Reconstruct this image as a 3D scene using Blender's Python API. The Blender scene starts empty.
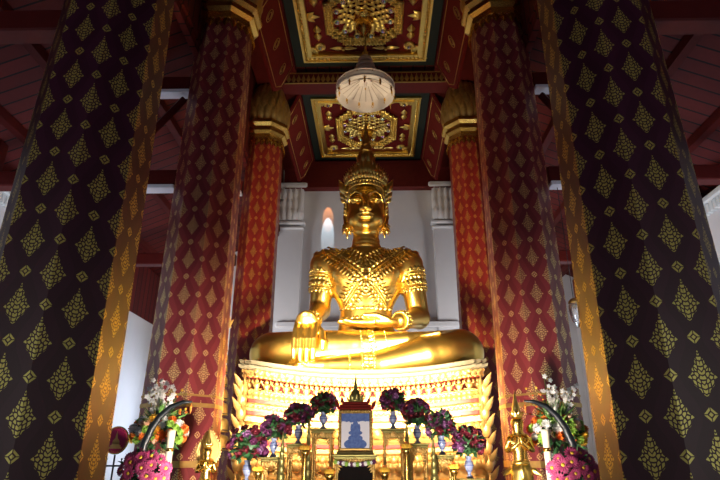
import bpy, bmesh, math, random
import numpy as np
from mathutils import Vector, Matrix
random.seed(7)
rng = random.Random(11)
PI = math.pi
SC = bpy.context.scene
COL = SC.collection

# ------------------------------------------------------------------ camera
FPX = 549.0
PITCH = math.radians(21.55)
CAM = Vector((0.228, 0.0, 1.5))
cam_data = bpy.data.cameras.new('camera')
cam = bpy.data.objects.new('camera', cam_data)
COL.objects.link(cam)
cam.location = CAM
cam.rotation_euler = (PI/2 + PITCH, 0, math.radians(1.15))
cam_data.sensor_width = 36.0
cam_data.lens = FPX/720*36
cam_data.shift_x = -4/720
cam_data.clip_end = 200
SC.camera = cam

# ------------------------------------------------------------------ helpers
def tag(o, label, cat, group=None, kind=None):
    o['label'] = label
    o['category'] = cat
    if group: o['group'] = group
    if kind: o['kind'] = kind
    return o

def empty(name, label, cat, loc=(0, 0, 0), rotz=0.0, group=None, kind=None):
    o = bpy.data.objects.new(name, None)
    o.empty_display_size = 0.2
    COL.objects.link(o)
    o.location = loc
    o.rotation_euler = (0, 0, rotz)
    return tag(o, label, cat, group, kind)

def dup(o, loc=None, rotz=None, label=None, group=None, parent=None):
    c = o.copy(); COL.objects.link(c)
    if parent is not None: c.parent = parent
    for ch in list(o.children): dup(ch, parent=c)
    if loc is not None: c.location = loc
    if rotz is not None: c.rotation_euler = (0, 0, rotz)
    if label: c['label'] = label
    if group: c['group'] = group
    return c

class MB:
    def __init__(s): s.v = []; s.f = []; s.sm = []; s.mi = []; s.uv = {}
    def add(s, vs, fs, sm=False, mi=0):
        n = len(s.v)
        s.v.extend([tuple(p) for p in vs])
        for f in fs:
            s.f.append(tuple(i+n for i in f)); s.sm.append(sm); s.mi.append(mi)
    def box(s, c, d, M=None, mi=0, bev=0.0):
        x, y, z = d[0]/2, d[1]/2, d[2]/2
        if bev > 0:
            b = min(bev, x*.9, y*.9, z*.9)
            vs = []
            for zz, ins in ((-z, b), (-z+b, 0), (z-b, 0), (z, b)):
                X, Y = x-ins, y-ins
                for (px, py) in ((-X+b, -Y), (X-b, -Y), (X, -Y+b), (X, Y-b), (X-b, Y), (-X+b, Y), (-X, Y-b), (-X, -Y+b)):
                    vs.append((px, py, zz))
            fs = [tuple(range(7, -1, -1)), tuple(range(24, 32))]
            for k in range(3):
                for i in range(8):
                    j = (i+1) % 8
                    fs.append((k*8+i, k*8+j, k*8+8+j, k*8+8+i))
        else:
            vs = [(-x, -y, -z), (x, -y, -z), (x, y, -z), (-x, y, -z), (-x, -y, z), (x, -y, z), (x, y, z), (-x, y, z)]
            fs = [(3, 2, 1, 0), (4, 5, 6, 7), (0, 1, 5, 4), (1, 2, 6, 5), (2, 3, 7, 6), (3, 0, 4, 7)]
        vs = [Vector(p) for p in vs]
        if M is not None: vs = [M @ p for p in vs]
        s.add([p+Vector(c) for p in vs], fs, False, mi)
    def lathe(s, prof, n=24, c=(0, 0, 0), rot=0.0, sx=1.0, sy=1.0, sm=True, M=None, mi=0, ribs=0, ribamp=0.0):
        c = Vector(c); vs = []; fs = []
        m = len(prof)
        for (r, z) in prof:
            for i in range(n):
                a = rot+2*PI*i/n
                rr = r*(1+ribamp*math.cos(ribs*a)) if ribs else r
                p = Vector((rr*sx*math.cos(a), rr*sy*math.sin(a), z))
                if M is not None: p = M @ p
                vs.append(p+c)
        for k in range(m-1):
            for i in range(n):
                j = (i+1) % n
                fs.append((k*n+i, k*n+j, (k+1)*n+j, (k+1)*n+i))
        s.add(vs, fs, sm, mi)
        caps = []
        if prof[0][0] > 1e-6: caps.append(tuple(range(n-1, -1, -1)))
        if prof[-1][0] > 1e-6: caps.append(tuple(range((m-1)*n, m*n)))
        base = len(s.v)-len(vs)
        for cf in caps:
            s.f.append(tuple(i+base for i in cf)); s.sm.append(False); s.mi.append(mi)
    def tube(s, pts, rad, n=10, mi=0, flat=1.0):
        pts = [Vector(p) for p in pts]
        if not hasattr(rad, '__len__'): rad = [rad]*len(pts)
        vs = []; fs = []; up = None
        for i, p in enumerate(pts):
            a = pts[max(0, i-1)]; b = pts[min(len(pts)-1, i+1)]
            t = (b-a).normalized()
            if up is None:
                up = Vector((0, 0, 1)) if abs(t.z) < .9 else Vector((0, 1, 0))
            x = t.cross(up).normalized(); up = x.cross(t).normalized()
            for k in range(n):
                an = 2*PI*k/n
                vs.append(p+x*math.cos(an)*rad[i]+up*math.sin(an)*rad[i]*flat)
        for i in range(len(pts)-1):
            for k in range(n):
                j = (k+1) % n
                fs.append((i*n+k, i*n+j, (i+1)*n+j, (i+1)*n+k))
        s.add(vs, fs, True, mi)
        base = len(s.v)-len(vs); L = len(pts)
        s.f.append(tuple(base+i for i in range(n-1, -1, -1))); s.sm.append(False); s.mi.append(mi)
        s.f.append(tuple(base+(L-1)*n+i for i in range(n))); s.sm.append(False); s.mi.append(mi)
    def ell(s, c, r, nu=12, nv=8, M=None, mi=0):
        if not hasattr(r, '__len__'): r = (r, r, r)
        vs = [Vector((0, 0, -r[2]))]; fs = []
        for j in range(1, nv):
            ph = -PI/2+PI*j/nv
            for i in range(nu):
                a = 2*PI*i/nu
                vs.append(Vector((r[0]*math.cos(ph)*math.cos(a), r[1]*math.cos(ph)*math.sin(a), r[2]*math.sin(ph))))
        vs.append(Vector((0, 0, r[2])))
        for i in range(nu):
            j = (i+1) % nu
            fs.append((0, 1+j, 1+i))
            fs.append((len(vs)-1, 1+(nv-2)*nu+i, 1+(nv-2)*nu+j))
            for k in range(nv-2):
                fs.append((1+k*nu+i, 1+k*nu+j, 1+(k+1)*nu+j, 1+(k+1)*nu+i))
        if M is not None: vs = [M @ p for p in vs]
        s.add([p+Vector(c) for p in vs], fs, True, mi)
    def petal(s, base, d, nrm, L, W, dome=0.3, curl=0.0, shape='leaf', mi=0, solid=True):
        """domed pointed petal: starts at base, runs along d, bulges along nrm"""
        base = Vector(base); d = Vector(d).normalized(); nrm = Vector(nrm)
        nrm = (nrm-d*nrm.dot(d)).normalized(); x = d.cross(nrm)
        ws = {'leaf': (.25, .8, 1.0, .75, .38, .02), 'lotus': (.7, .95, 1.0, .9, .55, .03), 'diamond': (.03, .55, 1.0, .62, .3, .02), 'round': (.4, .85, 1.0, 1.0, .8, .25)}[shape]
        m = len(ws); vs = []; fs = []
        for i, w in enumerate(ws):
            t = i/(m-1)
            cen = base+d*L*t+nrm*(curl*L*t*t)
            for k in (-1, -.5, 0, .5, 1):
                h = dome*W*.5*(1-k*k)*w
                vs.append(cen+x*(k*W*.5*w)+nrm*h)
        for i in range(m-1):
            for k in range(4):
                fs.append((i*5+k, i*5+k+1, (i+1)*5+k+1, (i+1)*5+k))
        s.add(vs, fs, True, mi)
    def merge(s, o, M):
        n = len(s.v)
        s.v.extend([tuple(M @ Vector(p)) for p in o.v])
        for f, sm, mi in zip(o.f, o.sm, o.mi):
            s.f.append(tuple(i+n for i in f)); s.sm.append(sm); s.mi.append(mi)
    def mesh(s, name, mats):
        me = bpy.data.meshes.new(name)
        me.from_pydata(s.v, [], s.f)
        me.polygons.foreach_set('use_smooth', s.sm)
        if not isinstance(mats, (list, tuple)): mats = [mats]
        for m in mats: me.materials.append(m)
        me.polygons.foreach_set('material_index', s.mi)
        me.update()
        return me
    def build(s, name, mats, parent=None, loc=(0, 0, 0)):
        o = bpy.data.objects.new(name, s.mesh(name, mats))
        COL.objects.link(o)
        if parent is not None: o.parent = parent
        o.location = loc
        return o

def struct(o):
    o['kind'] = 'structure'
    return o

def place(me, name, parent, loc, rot=(0, 0, 0), sc=1.0):
    o = bpy.data.objects.new(name, me); COL.objects.link(o)
    o.parent = parent; o.location = loc; o.rotation_euler = rot
    o.scale = (sc, sc, sc)
    return o

# ------------------------------------------------------------------ materials
class NT:
    def __init__(s, name):
        s.m = bpy.data.materials.new(name); s.m.use_nodes = True
        s.t = s.m.node_tree; s.t.nodes.clear()
        s.out = s.t.nodes.new('ShaderNodeOutputMaterial')
        s.b = s.t.nodes.new('ShaderNodeBsdfPrincipled')
        s.t.links.new(s.b.outputs[0], s.out.inputs[0])
    def n(s, typ, **kw):
        nd = s.t.nodes.new(typ)
        for k, v in kw.items(): setattr(nd, k, v)
        return nd
    def link(s, a, b): s.t.links.new(a, b)
    def m2(s, op, a, b=None, c=None, clamp=False):
        nd = s.t.nodes.new('ShaderNodeMath'); nd.operation = op; nd.use_clamp = clamp
        for i, x in enumerate((a, b, c)):
            if x is None: continue
            if isinstance(x, (int, float)): nd.inputs[i].default_value = x
            else: s.link(x, nd.inputs[i])
        return nd.outputs[0]
    def mix(s, f, a, b):
        nd = s.t.nodes.new('ShaderNodeMix'); nd.data_type = 'RGBA'
        for sock, x in ((nd.inputs[0], f), (nd.inputs[6], a), (nd.inputs[7], b)):
            if isinstance(x, (int, float)): sock.default_value = x
            elif isinstance(x, tuple): sock.default_value = (*x, 1)
            else: s.link(x, sock)
        return nd.outputs[2]
    def noise(s, scale, detail=3, rough=.5, coord='Object', vec=None):
        nd = s.n('ShaderNodeTexNoise'); nd.inputs['Scale'].default_value = scale
        nd.inputs['Detail'].default_value = detail; nd.inputs['Roughness'].default_value = rough
        if vec is None:
            tc = s.n('ShaderNodeTexCoord'); vec = tc.outputs[coord]
        s.link(vec, nd.inputs['Vector'])
        return nd.outputs['Fac']
    def bump(s, h, strength=.3, dist=.01):
        nd = s.n('ShaderNodeBump'); nd.inputs['Strength'].default_value = strength
        nd.inputs['Distance'].default_value = dist
        s.link(h, nd.inputs['Height']); s.link(nd.outputs[0], s.b.inputs['Normal'])
    def set(s, **kw):
        for k, v in kw.items():
            sk = s.b.inputs[k.replace('_', ' ')]
            if isinstance(v, (int, float)): sk.default_value = v
            elif isinstance(v, tuple): sk.default_value = (*v, 1) if len(v) == 3 else v
            else: s.link(v, sk)
        return s

def simple(name, col, rough=.5, metal=0.0, var=.18, nscale=9, bump=0.0, spec=None, trans=0.0):
    n = NT(name)
    f = n.noise(nscale, 4)
    c2 = tuple(max(0, x*(1-var)) for x in col); c1 = tuple(min(1, x*(1+var)) for x in col)
    n.set(Base_Color=n.mix(f, c2, c1), Roughness=rough, Metallic=metal)
    if spec is not None: n.set(Specular_IOR_Level=spec)
    if trans: n.set(Transmission_Weight=trans)
    if bump: n.bump(n.noise(nscale*4, 3), bump, .01)
    return n.m

GOLD = simple('gilded gold', (.88, .58, .14), .27, 1.0, .10, 5)
GOLD_B = NT('statue gold')
_f = GOLD_B.noise(2.2, 5); _g = GOLD_B.noise(14, 3)
GOLD_B.set(Base_Color=GOLD_B.mix(_f, (.84, .54, .11), (.95, .68, .18)), Metallic=1.0,
           Roughness=GOLD_B.m2('ADD', .27, GOLD_B.m2('MULTIPLY', _g, .10)))
GOLD_B = GOLD_B.m
GOLD_O = simple('carved gold ornament', (.95, .67, .19), .3, 1.0, .15, 20, .25)
GOLD_P = simple('pale gilded carving', (.74, .47, .16), .45, .7, .2, 14, .4)
GOLD_D = simple('old dull gilding', (.55, .36, .11), .45, .85, .3, 12, .3)
BRASS_G = simple('greenish brass', (.33, .30, .10), .4, .8, .3, 12, .2)
RED = simple('dark red lacquer', (.10, .009, .007), .55, 0, .25, 6, spec=.25)
RED_B = simple('bright red lacquer', (.42, .02, .012), .4, 0, .2, 8)
RED_C = simple('coffer red paint', (.13, .008, .006), .65, 0, .2, 6, spec=.2)
GREEN_D = simple('dark green painted board', (.006, .014, .009), .6, 0, .25, 6)
WALL = simple('white plaster', (.68, .68, .69), .85, 0, .05, 2.5, .12)
WALL_C = simple('white cornice plaster', (.72, .74, .72), .8, 0, .08, 6, .2)
LIT_UNDERSIDE = simple('painted light on beam underside', (.86, .84, .93), .5, 0, .12, 5)  # pale colour standing in for bluish light on the tie beams
BLACK = simple('black lacquer', (.012, .012, .014), .3, 0, .2, 6)
SHADE_B = simple('under-table shade', (.012, .010, .010), .95, 0, .2, 6, spec=.05)  # stands for the darkness under the middle altar table
RIM = simple('dimmed olive grey gilding', (.125, .110, .070), .6, 0, .3, 9, .2)  # weaker light on the rim put into a darker base colour
TUSK = simple('blue black polished horn', (.008, .013, .017), .42, 0, .3, 6)
CLOTH_W = simple('white pleated cloth', (.80, .74, .68), .85, 0, .07, 7, .2)
CLOTH_S = simple('dusty white cloth', (.50, .42, .38), .9, 0, .12, 7, .2)
PORC = simple('pale blue porcelain', (.27, .33, .52), .25, 0, .25, 14)
WAX = simple('cream candle wax', (.75, .68, .52), .45, 0, .08, 9)
ROSE_P = simple('purple rose petals', (.17, .035, .125), .6, 0, .3, 30)
ROSE_R = simple('dark red rose petals', (.20, .018, .036), .6, 0, .3, 30)
ROSE_V = simple('lilac rose petals', (.36, .15, .36), .6, 0, .25, 30)
LEAF = simple('dark green leaves', (.035, .12, .04), .5, 0, .4, 12)
LEAF_L = simple('light green leaves', (.12, .27, .06), .5, 0, .35, 12)
PETAL_W = simple('white petals', (.82, .82, .80), .6, 0, .06, 20)
PETAL_O = simple('orange petals', (.80, .22, .03), .6, 0, .2, 20)
PETAL_Y = simple('yellow petals', (.85, .52, .05), .6, 0, .15, 20)
PETAL_K = simple('pink petals', (.42, .05, .16), .6, 0, .25, 20)
PETAL_G = simple('lime green petals', (.36, .58, .10), .6, 0, .2, 20)
PETAL_C = simple('peach petals', (.80, .52, .36), .6, 0, .2, 20)
MAGENTA = simple('magenta silk', (.46, .012, .12), .55, 0, .12, 20)
STEEL = simple('dark steel', (.05, .05, .06), .35, .7, .2, 8)
FLOOR = simple('polished dark red tile', (.10, .05, .04), .25, 0, .3, 3)

g = NT('clear glass')
g.set(Base_Color=g.mix(g.noise(5), (.93, .95, .97), (1, 1, 1)), Roughness=.05, Transmission_Weight=.85, IOR=1.45)
GLASS = g.m
g = NT('mirror glass mosaic')
vo = g.n('ShaderNodeTexVoronoi'); vo.inputs['Scale'].default_value = 22
tc = g.n('ShaderNodeTexCoord'); g.link(tc.outputs['Object'], vo.inputs['Vector'])
g.set(Base_Color=g.mix(.45, vo.outputs['Color'], (.9, .9, .95)), Metallic=.9, Roughness=.12)
MIRROR = g.m

# planks: red boards, seams across the board direction
def plank_mat(name, axis, w, c1, c2):
    n = NT(name)
    tc = n.n('ShaderNodeTexCoord'); sp = n.n('ShaderNodeSeparateXYZ'); n.link(tc.outputs['Object'], sp.inputs[0])
    a = sp.outputs[axis]
    u = n.m2('DIVIDE', a, w)
    fr = n.m2('FRACT', u); fl = n.m2('FLOOR', u)
    wn = n.n('ShaderNodeTexWhiteNoise'); wn.noise_dimensions = '1D'; n.link(fl, wn.inputs['W'])
    seam = n.m2('LESS_THAN', n.m2('ABSOLUTE', n.m2('SUBTRACT', fr, .5)), .44)
    grain = n.noise(7, 5)
    c = n.mix(n.m2('MULTIPLY', n.m2('ADD', wn.outputs['Value'], grain), .5), c1, c2)
    c = n.mix(seam, (.012, .003, .003), c)
    n.set(Base_Color=c, Roughness=.7, Specular_IOR_Level=.25)
    n.bump(seam, .6, .02)
    return n.m
PLANK = plank_mat('red roof boards', 1, .30, (.075, .006, .005), (.16, .016, .013))
PLANK_N = plank_mat('nave ceiling boards', 0, .35, (.07, .010, .008), (.13, .018, .014))

# stencilled lacquer of the columns (UV in metres: u along the girth, v up)
S_COL, P_COL = .2485, .60
def stencil(name, bgA, bgB, gcol, gmetal=.55, grough=.36, tint=(1, 1, 1)):
    n = NT(name)
    uvn = n.n('ShaderNodeUVMap'); sp = n.n('ShaderNodeSeparateXYZ'); n.link(uvn.outputs[0], sp.inputs[0])
    U, V = sp.outputs[0], sp.outputs[1]
    M = n.m2
    def cell(x, per, off):
        return M('MULTIPLY', M('SUBTRACT', M('FRACT', M('ADD', M('DIVIDE', x, per), off)), .5), per)
    masks = []
    pA = cell(U, 2*S_COL, 0.0)
    for (uo, vo) in ((0.0, 0.0), (.5, .5)):
        p = cell(U, 2*S_COL, uo); q = cell(V, P_COL, vo)
        ap = M('ABSOLUTE', p)
        up = M('GREATER_THAN', q, -.02)
        b = M('ADD', .150, M('MULTIPLY', up, .055))
        t = M('DIVIDE', M('ABSOLUTE', M('ADD', q, .02)), b)
        e = M('ADD', M('DIVIDE', ap, .112), M('POWER', t, M('SUBTRACT', 1.12, M('MULTIPLY', up, .32))))
        # scalloped outline
        e = M('ADD', e, M('MULTIPLY', M('SINE', M('MULTIPLY', q, 95)), .05))
        dm = M('LESS_THAN', e, 1.0)
        cb = n.n('ShaderNodeCombineXYZ'); n.link(M('MULTIPLY', ap, 1.15), cb.inputs[0]); n.link(M('SUBTRACT', q, M('MULTIPLY', ap, .55)), cb.inputs[1])
        v = n.n('ShaderNodeTexVoronoi'); v.feature = 'DISTANCE_TO_EDGE'; v.voronoi_dimensions = '2D'
        v.inputs['Scale'].default_value = 27; v.inputs['Randomness'].default_value = .55
        n.link(cb.outputs[0], v.inputs['Vector'])
        leafy = M('GREATER_THAN', v.outputs['Distance'], .165)
        masks.append(M('MULTIPLY', dm, leafy))
        qf = cell(V, P_COL, vo+.5); aq = M('ABSOLUTE', qf)
        s1 = M('ADD', ap, aq)
        fl = M('MULTIPLY', M('LESS_THAN', s1, .058), M('GREATER_THAN', M('ABSOLUTE', M('SUBTRACT', s1, .026)), .008))
        cross = M('GREATER_THAN', M('MINIMUM', ap, aq), .004)
        masks.append(M('MULTIPLY', fl, M('MAXIMUM', cross, M('LESS_THAN', s1, .02))))
    m = masks[0]
    for k in masks[1:]: m = M('MAXIMUM', m, k)
    wav = M('ADD', S_COL/2, M('MULTIPLY', M('COSINE', M('MULTIPLY', V, 2*PI/P_COL)), -.055))
    st = M('LESS_THAN', M('ABSOLUTE', pA), wav)
    wear = n.noise(3.0, 4, .6)
    bg = n.mix(st, bgA, bgB)
    gc = n.mix(wear, tuple(x*.75 for x in gcol), tuple(min(1, x*1.15) for x in gcol))
    n.set(Base_Color=n.mix(m, bg, gc), Metallic=M('MULTIPLY', m, gmetal), Roughness=M('ADD', .40, M('MULTIPLY', m, grough-.40)))
    n.set(Specular_Tint=tint)
    n.bump(m, .25, .004)
    return n.m
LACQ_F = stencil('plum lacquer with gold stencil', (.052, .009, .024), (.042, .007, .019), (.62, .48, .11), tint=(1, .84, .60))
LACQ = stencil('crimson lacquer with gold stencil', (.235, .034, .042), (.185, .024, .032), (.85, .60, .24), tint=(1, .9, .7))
LACQ_R = stencil('scarlet lacquer with gold stencil', (.24, .018, .012), (.205, .015, .010), (.62, .34, .07))
# ------------------------------------------------------------------ room shell
def sbox(name, c, d, m, bev=0.0):
    b = MB(); b.box((0, 0, 0), d, bev=bev)
    return struct(b.build(name, m, loc=c))

YB = 18.4          # back wall plane
sbox('floor', (0, 8.5, -.1), (16, 24, .2), FLOOR)
sbox('wall_back', (0, YB+.2, 6.0), (15, .4, 12.0), WALL)
for sgn, nm in ((-1, 'left'), (1, 'right')):
    b = MB()
    b.box((sgn*7.2, 3.8, 3.2), (.4, 14.4, 6.4))
    b.box((sgn*7.2, 14.9, 2.75), (.4, 7.8, 5.5))
    struct(b.build('wall_'+nm, WALL))
    # plaster cornice with a ribbed face on the near length of wall
    b = MB()
    b.box((sgn*6.93, 3.8, 6.30), (.16, 14.4, .14), bev=.03)
    for k in range(120):
        b.box((sgn*6.95, -3.3+k*.12, 6.13), (.12, .07, .22), bev=.02)
    struct(b.build('trim_cornice_'+nm, WALL_C))
    # red board closing the gap over the lower, farther wall
    sbox('trim_board_'+nm, (sgn*7.22, 14.9, 6.35), (.25, 7.8, 1.7), PLANK)
    # posts standing on the wall that carry the eaves
    for k, y in enumerate((-1.5, 1.2, 3.9, 6.6, 9.3)):
        sbox('trim_eaves_post_%s_%d' % (nm, k+1), (sgn*7.2, y, 6.85), (.22, .22, .9), RED)
    # sloped aisle roof: boards seen from below
    sl = .43
    b = MB()
    x0, x1 = sgn*3.15, sgn*8.2
    z0 = 7.25+(7.3-3.15)*sl; z1 = 7.25+(7.3-8.2)*sl
    vs = [(x0, -4, z0), (x1, -4, z1), (x1, 19, z1), (x0, 19, z0)]
    vs += [(x, y, z+.12) for x, y, z in vs]
    b.add(vs, [(0, 1, 2, 3), (7, 6, 5, 4), (0, 4, 5, 1), (1, 5, 6, 2), (2, 6, 7, 3), (3, 7, 4, 0)])
    struct(b.build('ceiling_aisle_'+nm, PLANK))
    # purlins along the nave under the boards
    for k, ax in enumerate((4.3, 5.5, 6.7)):
        z = 7.25+(7.3-ax)*sl-.09
        sbox('trim_purlin_%s_%d' % (nm, k+1), (sgn*ax, 7.5, z), (.16, 23, .18), RED)
    # clerestory side of the nave above the aisle roof
    sbox('wall_clerestory_'+nm, (sgn*3.25, 7.5, 10.6), (.12, 23, 3.5), PLANK)
    sbox('ceiling_soffit_'+nm, (sgn*2.27, 11.9, 11.932), (.54, 13, .12), RED)
    # main longitudinal beam over the columns
    sbox('trim_main_beam_'+nm, (sgn*2.82, 7.4, 11.72), (.62, 22, .46), RED, .03)

ceil = sbox('ceiling', (0, 7.5, 12.22), (7.2, 23, .2), PLANK_N)

# slanted painted boards along both sides of the nave ceiling, with gold lines and ovals
def slant_board(sgn, y0, y1, no):
    t = empty('painted_board', '', 'board', (sgn*2.0, (y0+y1)/2, 11.85))
    b = MB(); L = y1-y0; w = .46; h = 1.12
    c = h*.28
    prof = [(-L/2, 0), (-L/2, -h+c), (-L/2+c, -h), (L/2-c, -h), (L/2, -h+c), (L/2, 0)]
    vs = []
    for (y, z) in prof: vs.append((sgn*w*(-z/h), y, z))
    for (y, z) in prof: vs.append((sgn*(w*(-z/h)+.06), y, z+.02))
    fs = [tuple(range(6)), tuple(range(11, 5, -1))]+[(i, (i+1) % 6, 6+(i+1) % 6, 6+i) for i in range(6)]
    if sgn > 0: fs = [tuple(reversed(f)) for f in fs]
    b.add(vs, fs)
    b.build('board', RED_C, t)
    def pt(y, z, o=.008):
        n = Vector((-sgn*h, 0, -w)).normalized()
        return Vector((sgn*w*(-z/h), y, z))+n*o
    b = MB()
    ins = .11
    q = [(-L/2+ins, -ins), (-L/2+ins, -h+c+.02), (-L/2+c+.05, -h+ins), (L/2-c-.05, -h+ins), (L/2-ins, -h+c+.02), (L/2-ins, -ins)]
    for i in range(6):
        a, d = q[i], q[(i+1) % 6]
        b.tube([pt(*a), pt(*d)], .012, 4)
    b.build('gold_line', GOLD_D, t)
    k = max(3, int(L/.8))
    for i in range(k):
        y = -L/2+.55+(L-1.1)*i/(k-1)
        b = MB()
        for r in (.13, .075):
            ring = [pt(y+r*.85*math.cos(a), -h*.5+r*1.25*math.sin(a)) for a in [2*PI*j/16 for j in range(17)]]
            b.tube(ring, .010, 4)
        b.build('gold_oval', GOLD_D, t)
    return t
for sgn, nm in ((-1, 'left'), (1, 'right')):
    for j, (y0, y1, wh) in enumerate(((5.8, 8.2, 'before the ceiling panels'), (9.62, 12.65, 'beside the nearer gold ceiling panel'), (13.95, 17.9, 'beside the farther gold ceiling panel'))):
        t = slant_board(sgn, y0, y1, j)
        tag(t, 'slanted red board with gold ovals %s, %s side' % (wh, nm), 'board', 'slanted painted boards of the ceiling')

# cross beams at each column row
for k, y in enumerate((8.92, 13.3)):
    sbox('trim_cross_beam_%d' % (k+1), (0, y, 11.72), (5.0, .55, .42), RED, .03)
    b = MB()
    for i in range(34):
        x = -2.35+i*.142
        b.petal((x, y-.285, 11.52), (0, 0, 1), (0, -1, 0), .30, .13, .25, shape='diamond')
    b.box((0, y-.28, 11.515), (4.9, .03, .03)); b.box((0, y-.28, 11.86), (4.9, .03, .03))
    o = b.build('trim_beam_stencil_%d' % (k+1), GOLD_D); struct(o)
sbox('trim_back_beam', (0, YB-.15, 11.3), (6.2, .3, 1.15), RED, .03)

# pilasters, mouldings and ledge of the back wall
for i, sgn in enumerate((-1, 1)):
    b = MB(); x = sgn*2.85
    b.box((x, YB-.12, 4.6), (1.0, .24, 9.2), bev=.02)
    b.box((x, YB-.16, 9.35), (1.16, .34, .12), bev=.03)
    b.box((x, YB-.15, 9.16), (1.08, .30, .10), bev=.03)
    b.box((x, YB-.14, 10.1), (.98, .28, 1.3), bev=.05)
    b.box((x, YB-.18, 10.85), (1.24, .38, .2), bev=.04)
    for r in range(3):
        for k in range(5):
            b.petal((x-.42+k*.21, YB-.30-.01*r, 9.45+r*.38), (0, -.15, 1), (0, -1, 0), .48, .24, .5, .05, 'lotus')
    struct(b.build('trim_pilaster_%d' % (i+1), WALL))
b = MB(); b.box((0, YB-.18, 5.62), (6.2, .36, .2), bev=.03); b.box((0, YB-.1, 5.4), (6.2, .2, .24), bev=.02)
struct(b.build('trim_ledge', WALL))

# ------------------------------------------------------------------ tie beams across the aisles
def tie_beam(y, sgn, z, xi, xo, lab):
    t = empty('tie_beam', lab, 'beam', (sgn*(xi+xo)/2, y, z), 0, 'tie beams across the side aisles', 'thing')
    b = MB(); b.box((0, 0, 0), (xo-xi, .26, .30), bev=.02); b.build('beam', RED, t)
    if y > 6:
        b = MB(); b.box((-sgn*((xo-xi)/2-.68), -.02, -.19), (1.3, .24, .075), bev=.01); b.build('lit_underside', LIT_UNDERSIDE, t)  # pale strip added as painted light on the beam underside
    return t
def strut(y, sgn, lab):
    b = MB()
    a = Vector((sgn*4.55, y, 6.50)); d = Vector((sgn*3.47, y, 8.02))
    b = MB(); b.tube([a-a, d-a], .085, 4)
    o = b.build('diagonal_strut', RED, loc=a)
    tag(o, lab, 'strut', 'diagonal struts between the tie beams', 'thing')
for sgn, nm in ((-1, 'left'), (1, 'right')):
    for (y, row) in ((5.05, 'nearest'), (8.92, 'middle'), (13.3, 'farthest')):
        tie_beam(y, sgn, 6.24, 3.36, 6.98, 'lower dark red tie beam over the %s aisle, at the %s column' % (nm, row))
        if y > 6:
            tie_beam(y, sgn, 8.32, 3.32, 3.95, 'short upper dark red tie beam over the %s aisle, at the %s column' % (nm, row))
            strut(y, sgn, 'dark red diagonal strut over the %s aisle, at the %s column' % (nm, row))

# ------------------------------------------------------------------ columns
C8 = math.cos(PI/8)
def octa(W): return W/2/C8
def column(x, y, W0, taper, lac, lab, bands=False, grp='stencilled octagonal columns'):
    t = empty('column', lab, 'column', (x, y, 0), 0, grp, 'thing')
    zt = 9.68
    # shaft
    zs = [0]+[.5*i for i in range(1, 20)]+[zt]
    vs = []; fs = []; uvs = []
    for z in zs:
        R = octa(W0-taper*z)
        for i in range(9):
            a = PI/8+PI/4*i-PI/2-PI/4
            vs.append((R*math.cos(a), R*math.sin(a), z)); uvs.append((i*2*S_COL, z))
    for k in range(len(zs)-1):
        for i in range(8):
            fs.append((k*9+i, k*9+i+1, (k+1)*9+i+1, (k+1)*9+i))
    me = bpy.data.meshes.new('shaft'); me.from_pydata(vs, [], fs); me.materials.append(lac)
    uvl = me.uv_layers.new(name='UVMap')
    for lp in me.loops: uvl.data[lp.index].uv = uvs[lp.vertex_index]
    o = bpy.data.objects.new('shaft', me); COL.objects.link(o); o.parent = t
    if bands:
        for z, h in ((1.40, .09), (2.22, .06), (2.36, .03)):
            b = MB(); R = octa(W0-taper*z)+.012
            b.lathe([(R-.03, -h/2), (R, -h/2), (R, h/2), (R-.03, h/2)], 8, rot=PI/8, sm=False)
            b.build('gold_band', GOLD_D, t, (0, 0, z))
    # capital: stepped octagonal rings then a lotus of layered petals
    R = octa(W0-taper*zt)
    b = MB()
    pr = [(R*.98, -.10), (R+.03, -.10), (R+.05, -.04), (R+.02, 0), (R+.03, .04), (R+.12, .10), (R+.13, .17), (R+.07, .21), (R+.08, .26), (R+.17, .33), (R+.18, .42), (R+.12, .46), (R+.10, .50), (R*.8, .52)]
    b.lathe(pr, 8, rot=PI/8, sm=False)
    b.build('capital_ring', GOLD, t, (0, 0, zt))
    b = MB()
    for i in range(8):
        for k in range(3):
            a0 = PI/8+PI/4*i; a1 = a0+PI/4
            f = (k+.5)/3
            p = Vector((math.cos(a0), math.sin(a0), 0)).lerp(Vector((math.cos(a1), math.sin(a1), 0)), f)*(R+.05)
            nn = Vector((math.cos(a0+PI/8), math.sin(a0+PI/8), 0))
            b.petal(p+Vector((0, 0, -.12)), (0, 0, -1), nn, .24, .17, .35, .05, 'leaf')
    b.build('pendant_petal', GOLD, t, (0, 0, zt))
    b = MB()
    bulb = [(R*.85, .5), (R*1.05, .72), (R*1.08, .98), (R*.95, 1.28), (R*.72, 1.6), (R*.62, 1.85), (R*.60, 1.9)]
    b.lathe(bulb, 24)
    for r, (rr, z, L, W, n, ti) in enumerate(((R*1.02, .48, .46, .26, 18, .28), (R*1.10, .72, .52, .30, 18, .06), (R*1.10, 1.02, .55, .30, 18, -.22), (R*.95, 1.34, .52, .27, 16, -.32))):
        for k in range(n):
            a = 2*PI*(k+(r % 2)*.5)/n
            rad = Vector((math.cos(a), math.sin(a), 0))
            b.petal(rad*rr+Vector((0, 0, z)), rad*ti+Vector((0, 0, 1)), rad, L, W, .55, .05, 'lotus')
    b.build('lotus_capital', GOLD_D, t, (0, 0, zt))
    return t
XC = 2.8
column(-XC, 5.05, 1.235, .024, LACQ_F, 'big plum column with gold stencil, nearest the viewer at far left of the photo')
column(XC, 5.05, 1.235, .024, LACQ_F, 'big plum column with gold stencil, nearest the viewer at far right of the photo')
column(-XC, 8.92, 1.18, .0185, LACQ, 'crimson column with gold stencil behind the left flower arrangement', True)
column(XC-.03, 8.92, 1.16, .0165, LACQ, 'crimson column with gold stencil behind the right flower arrangement', True)
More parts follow.
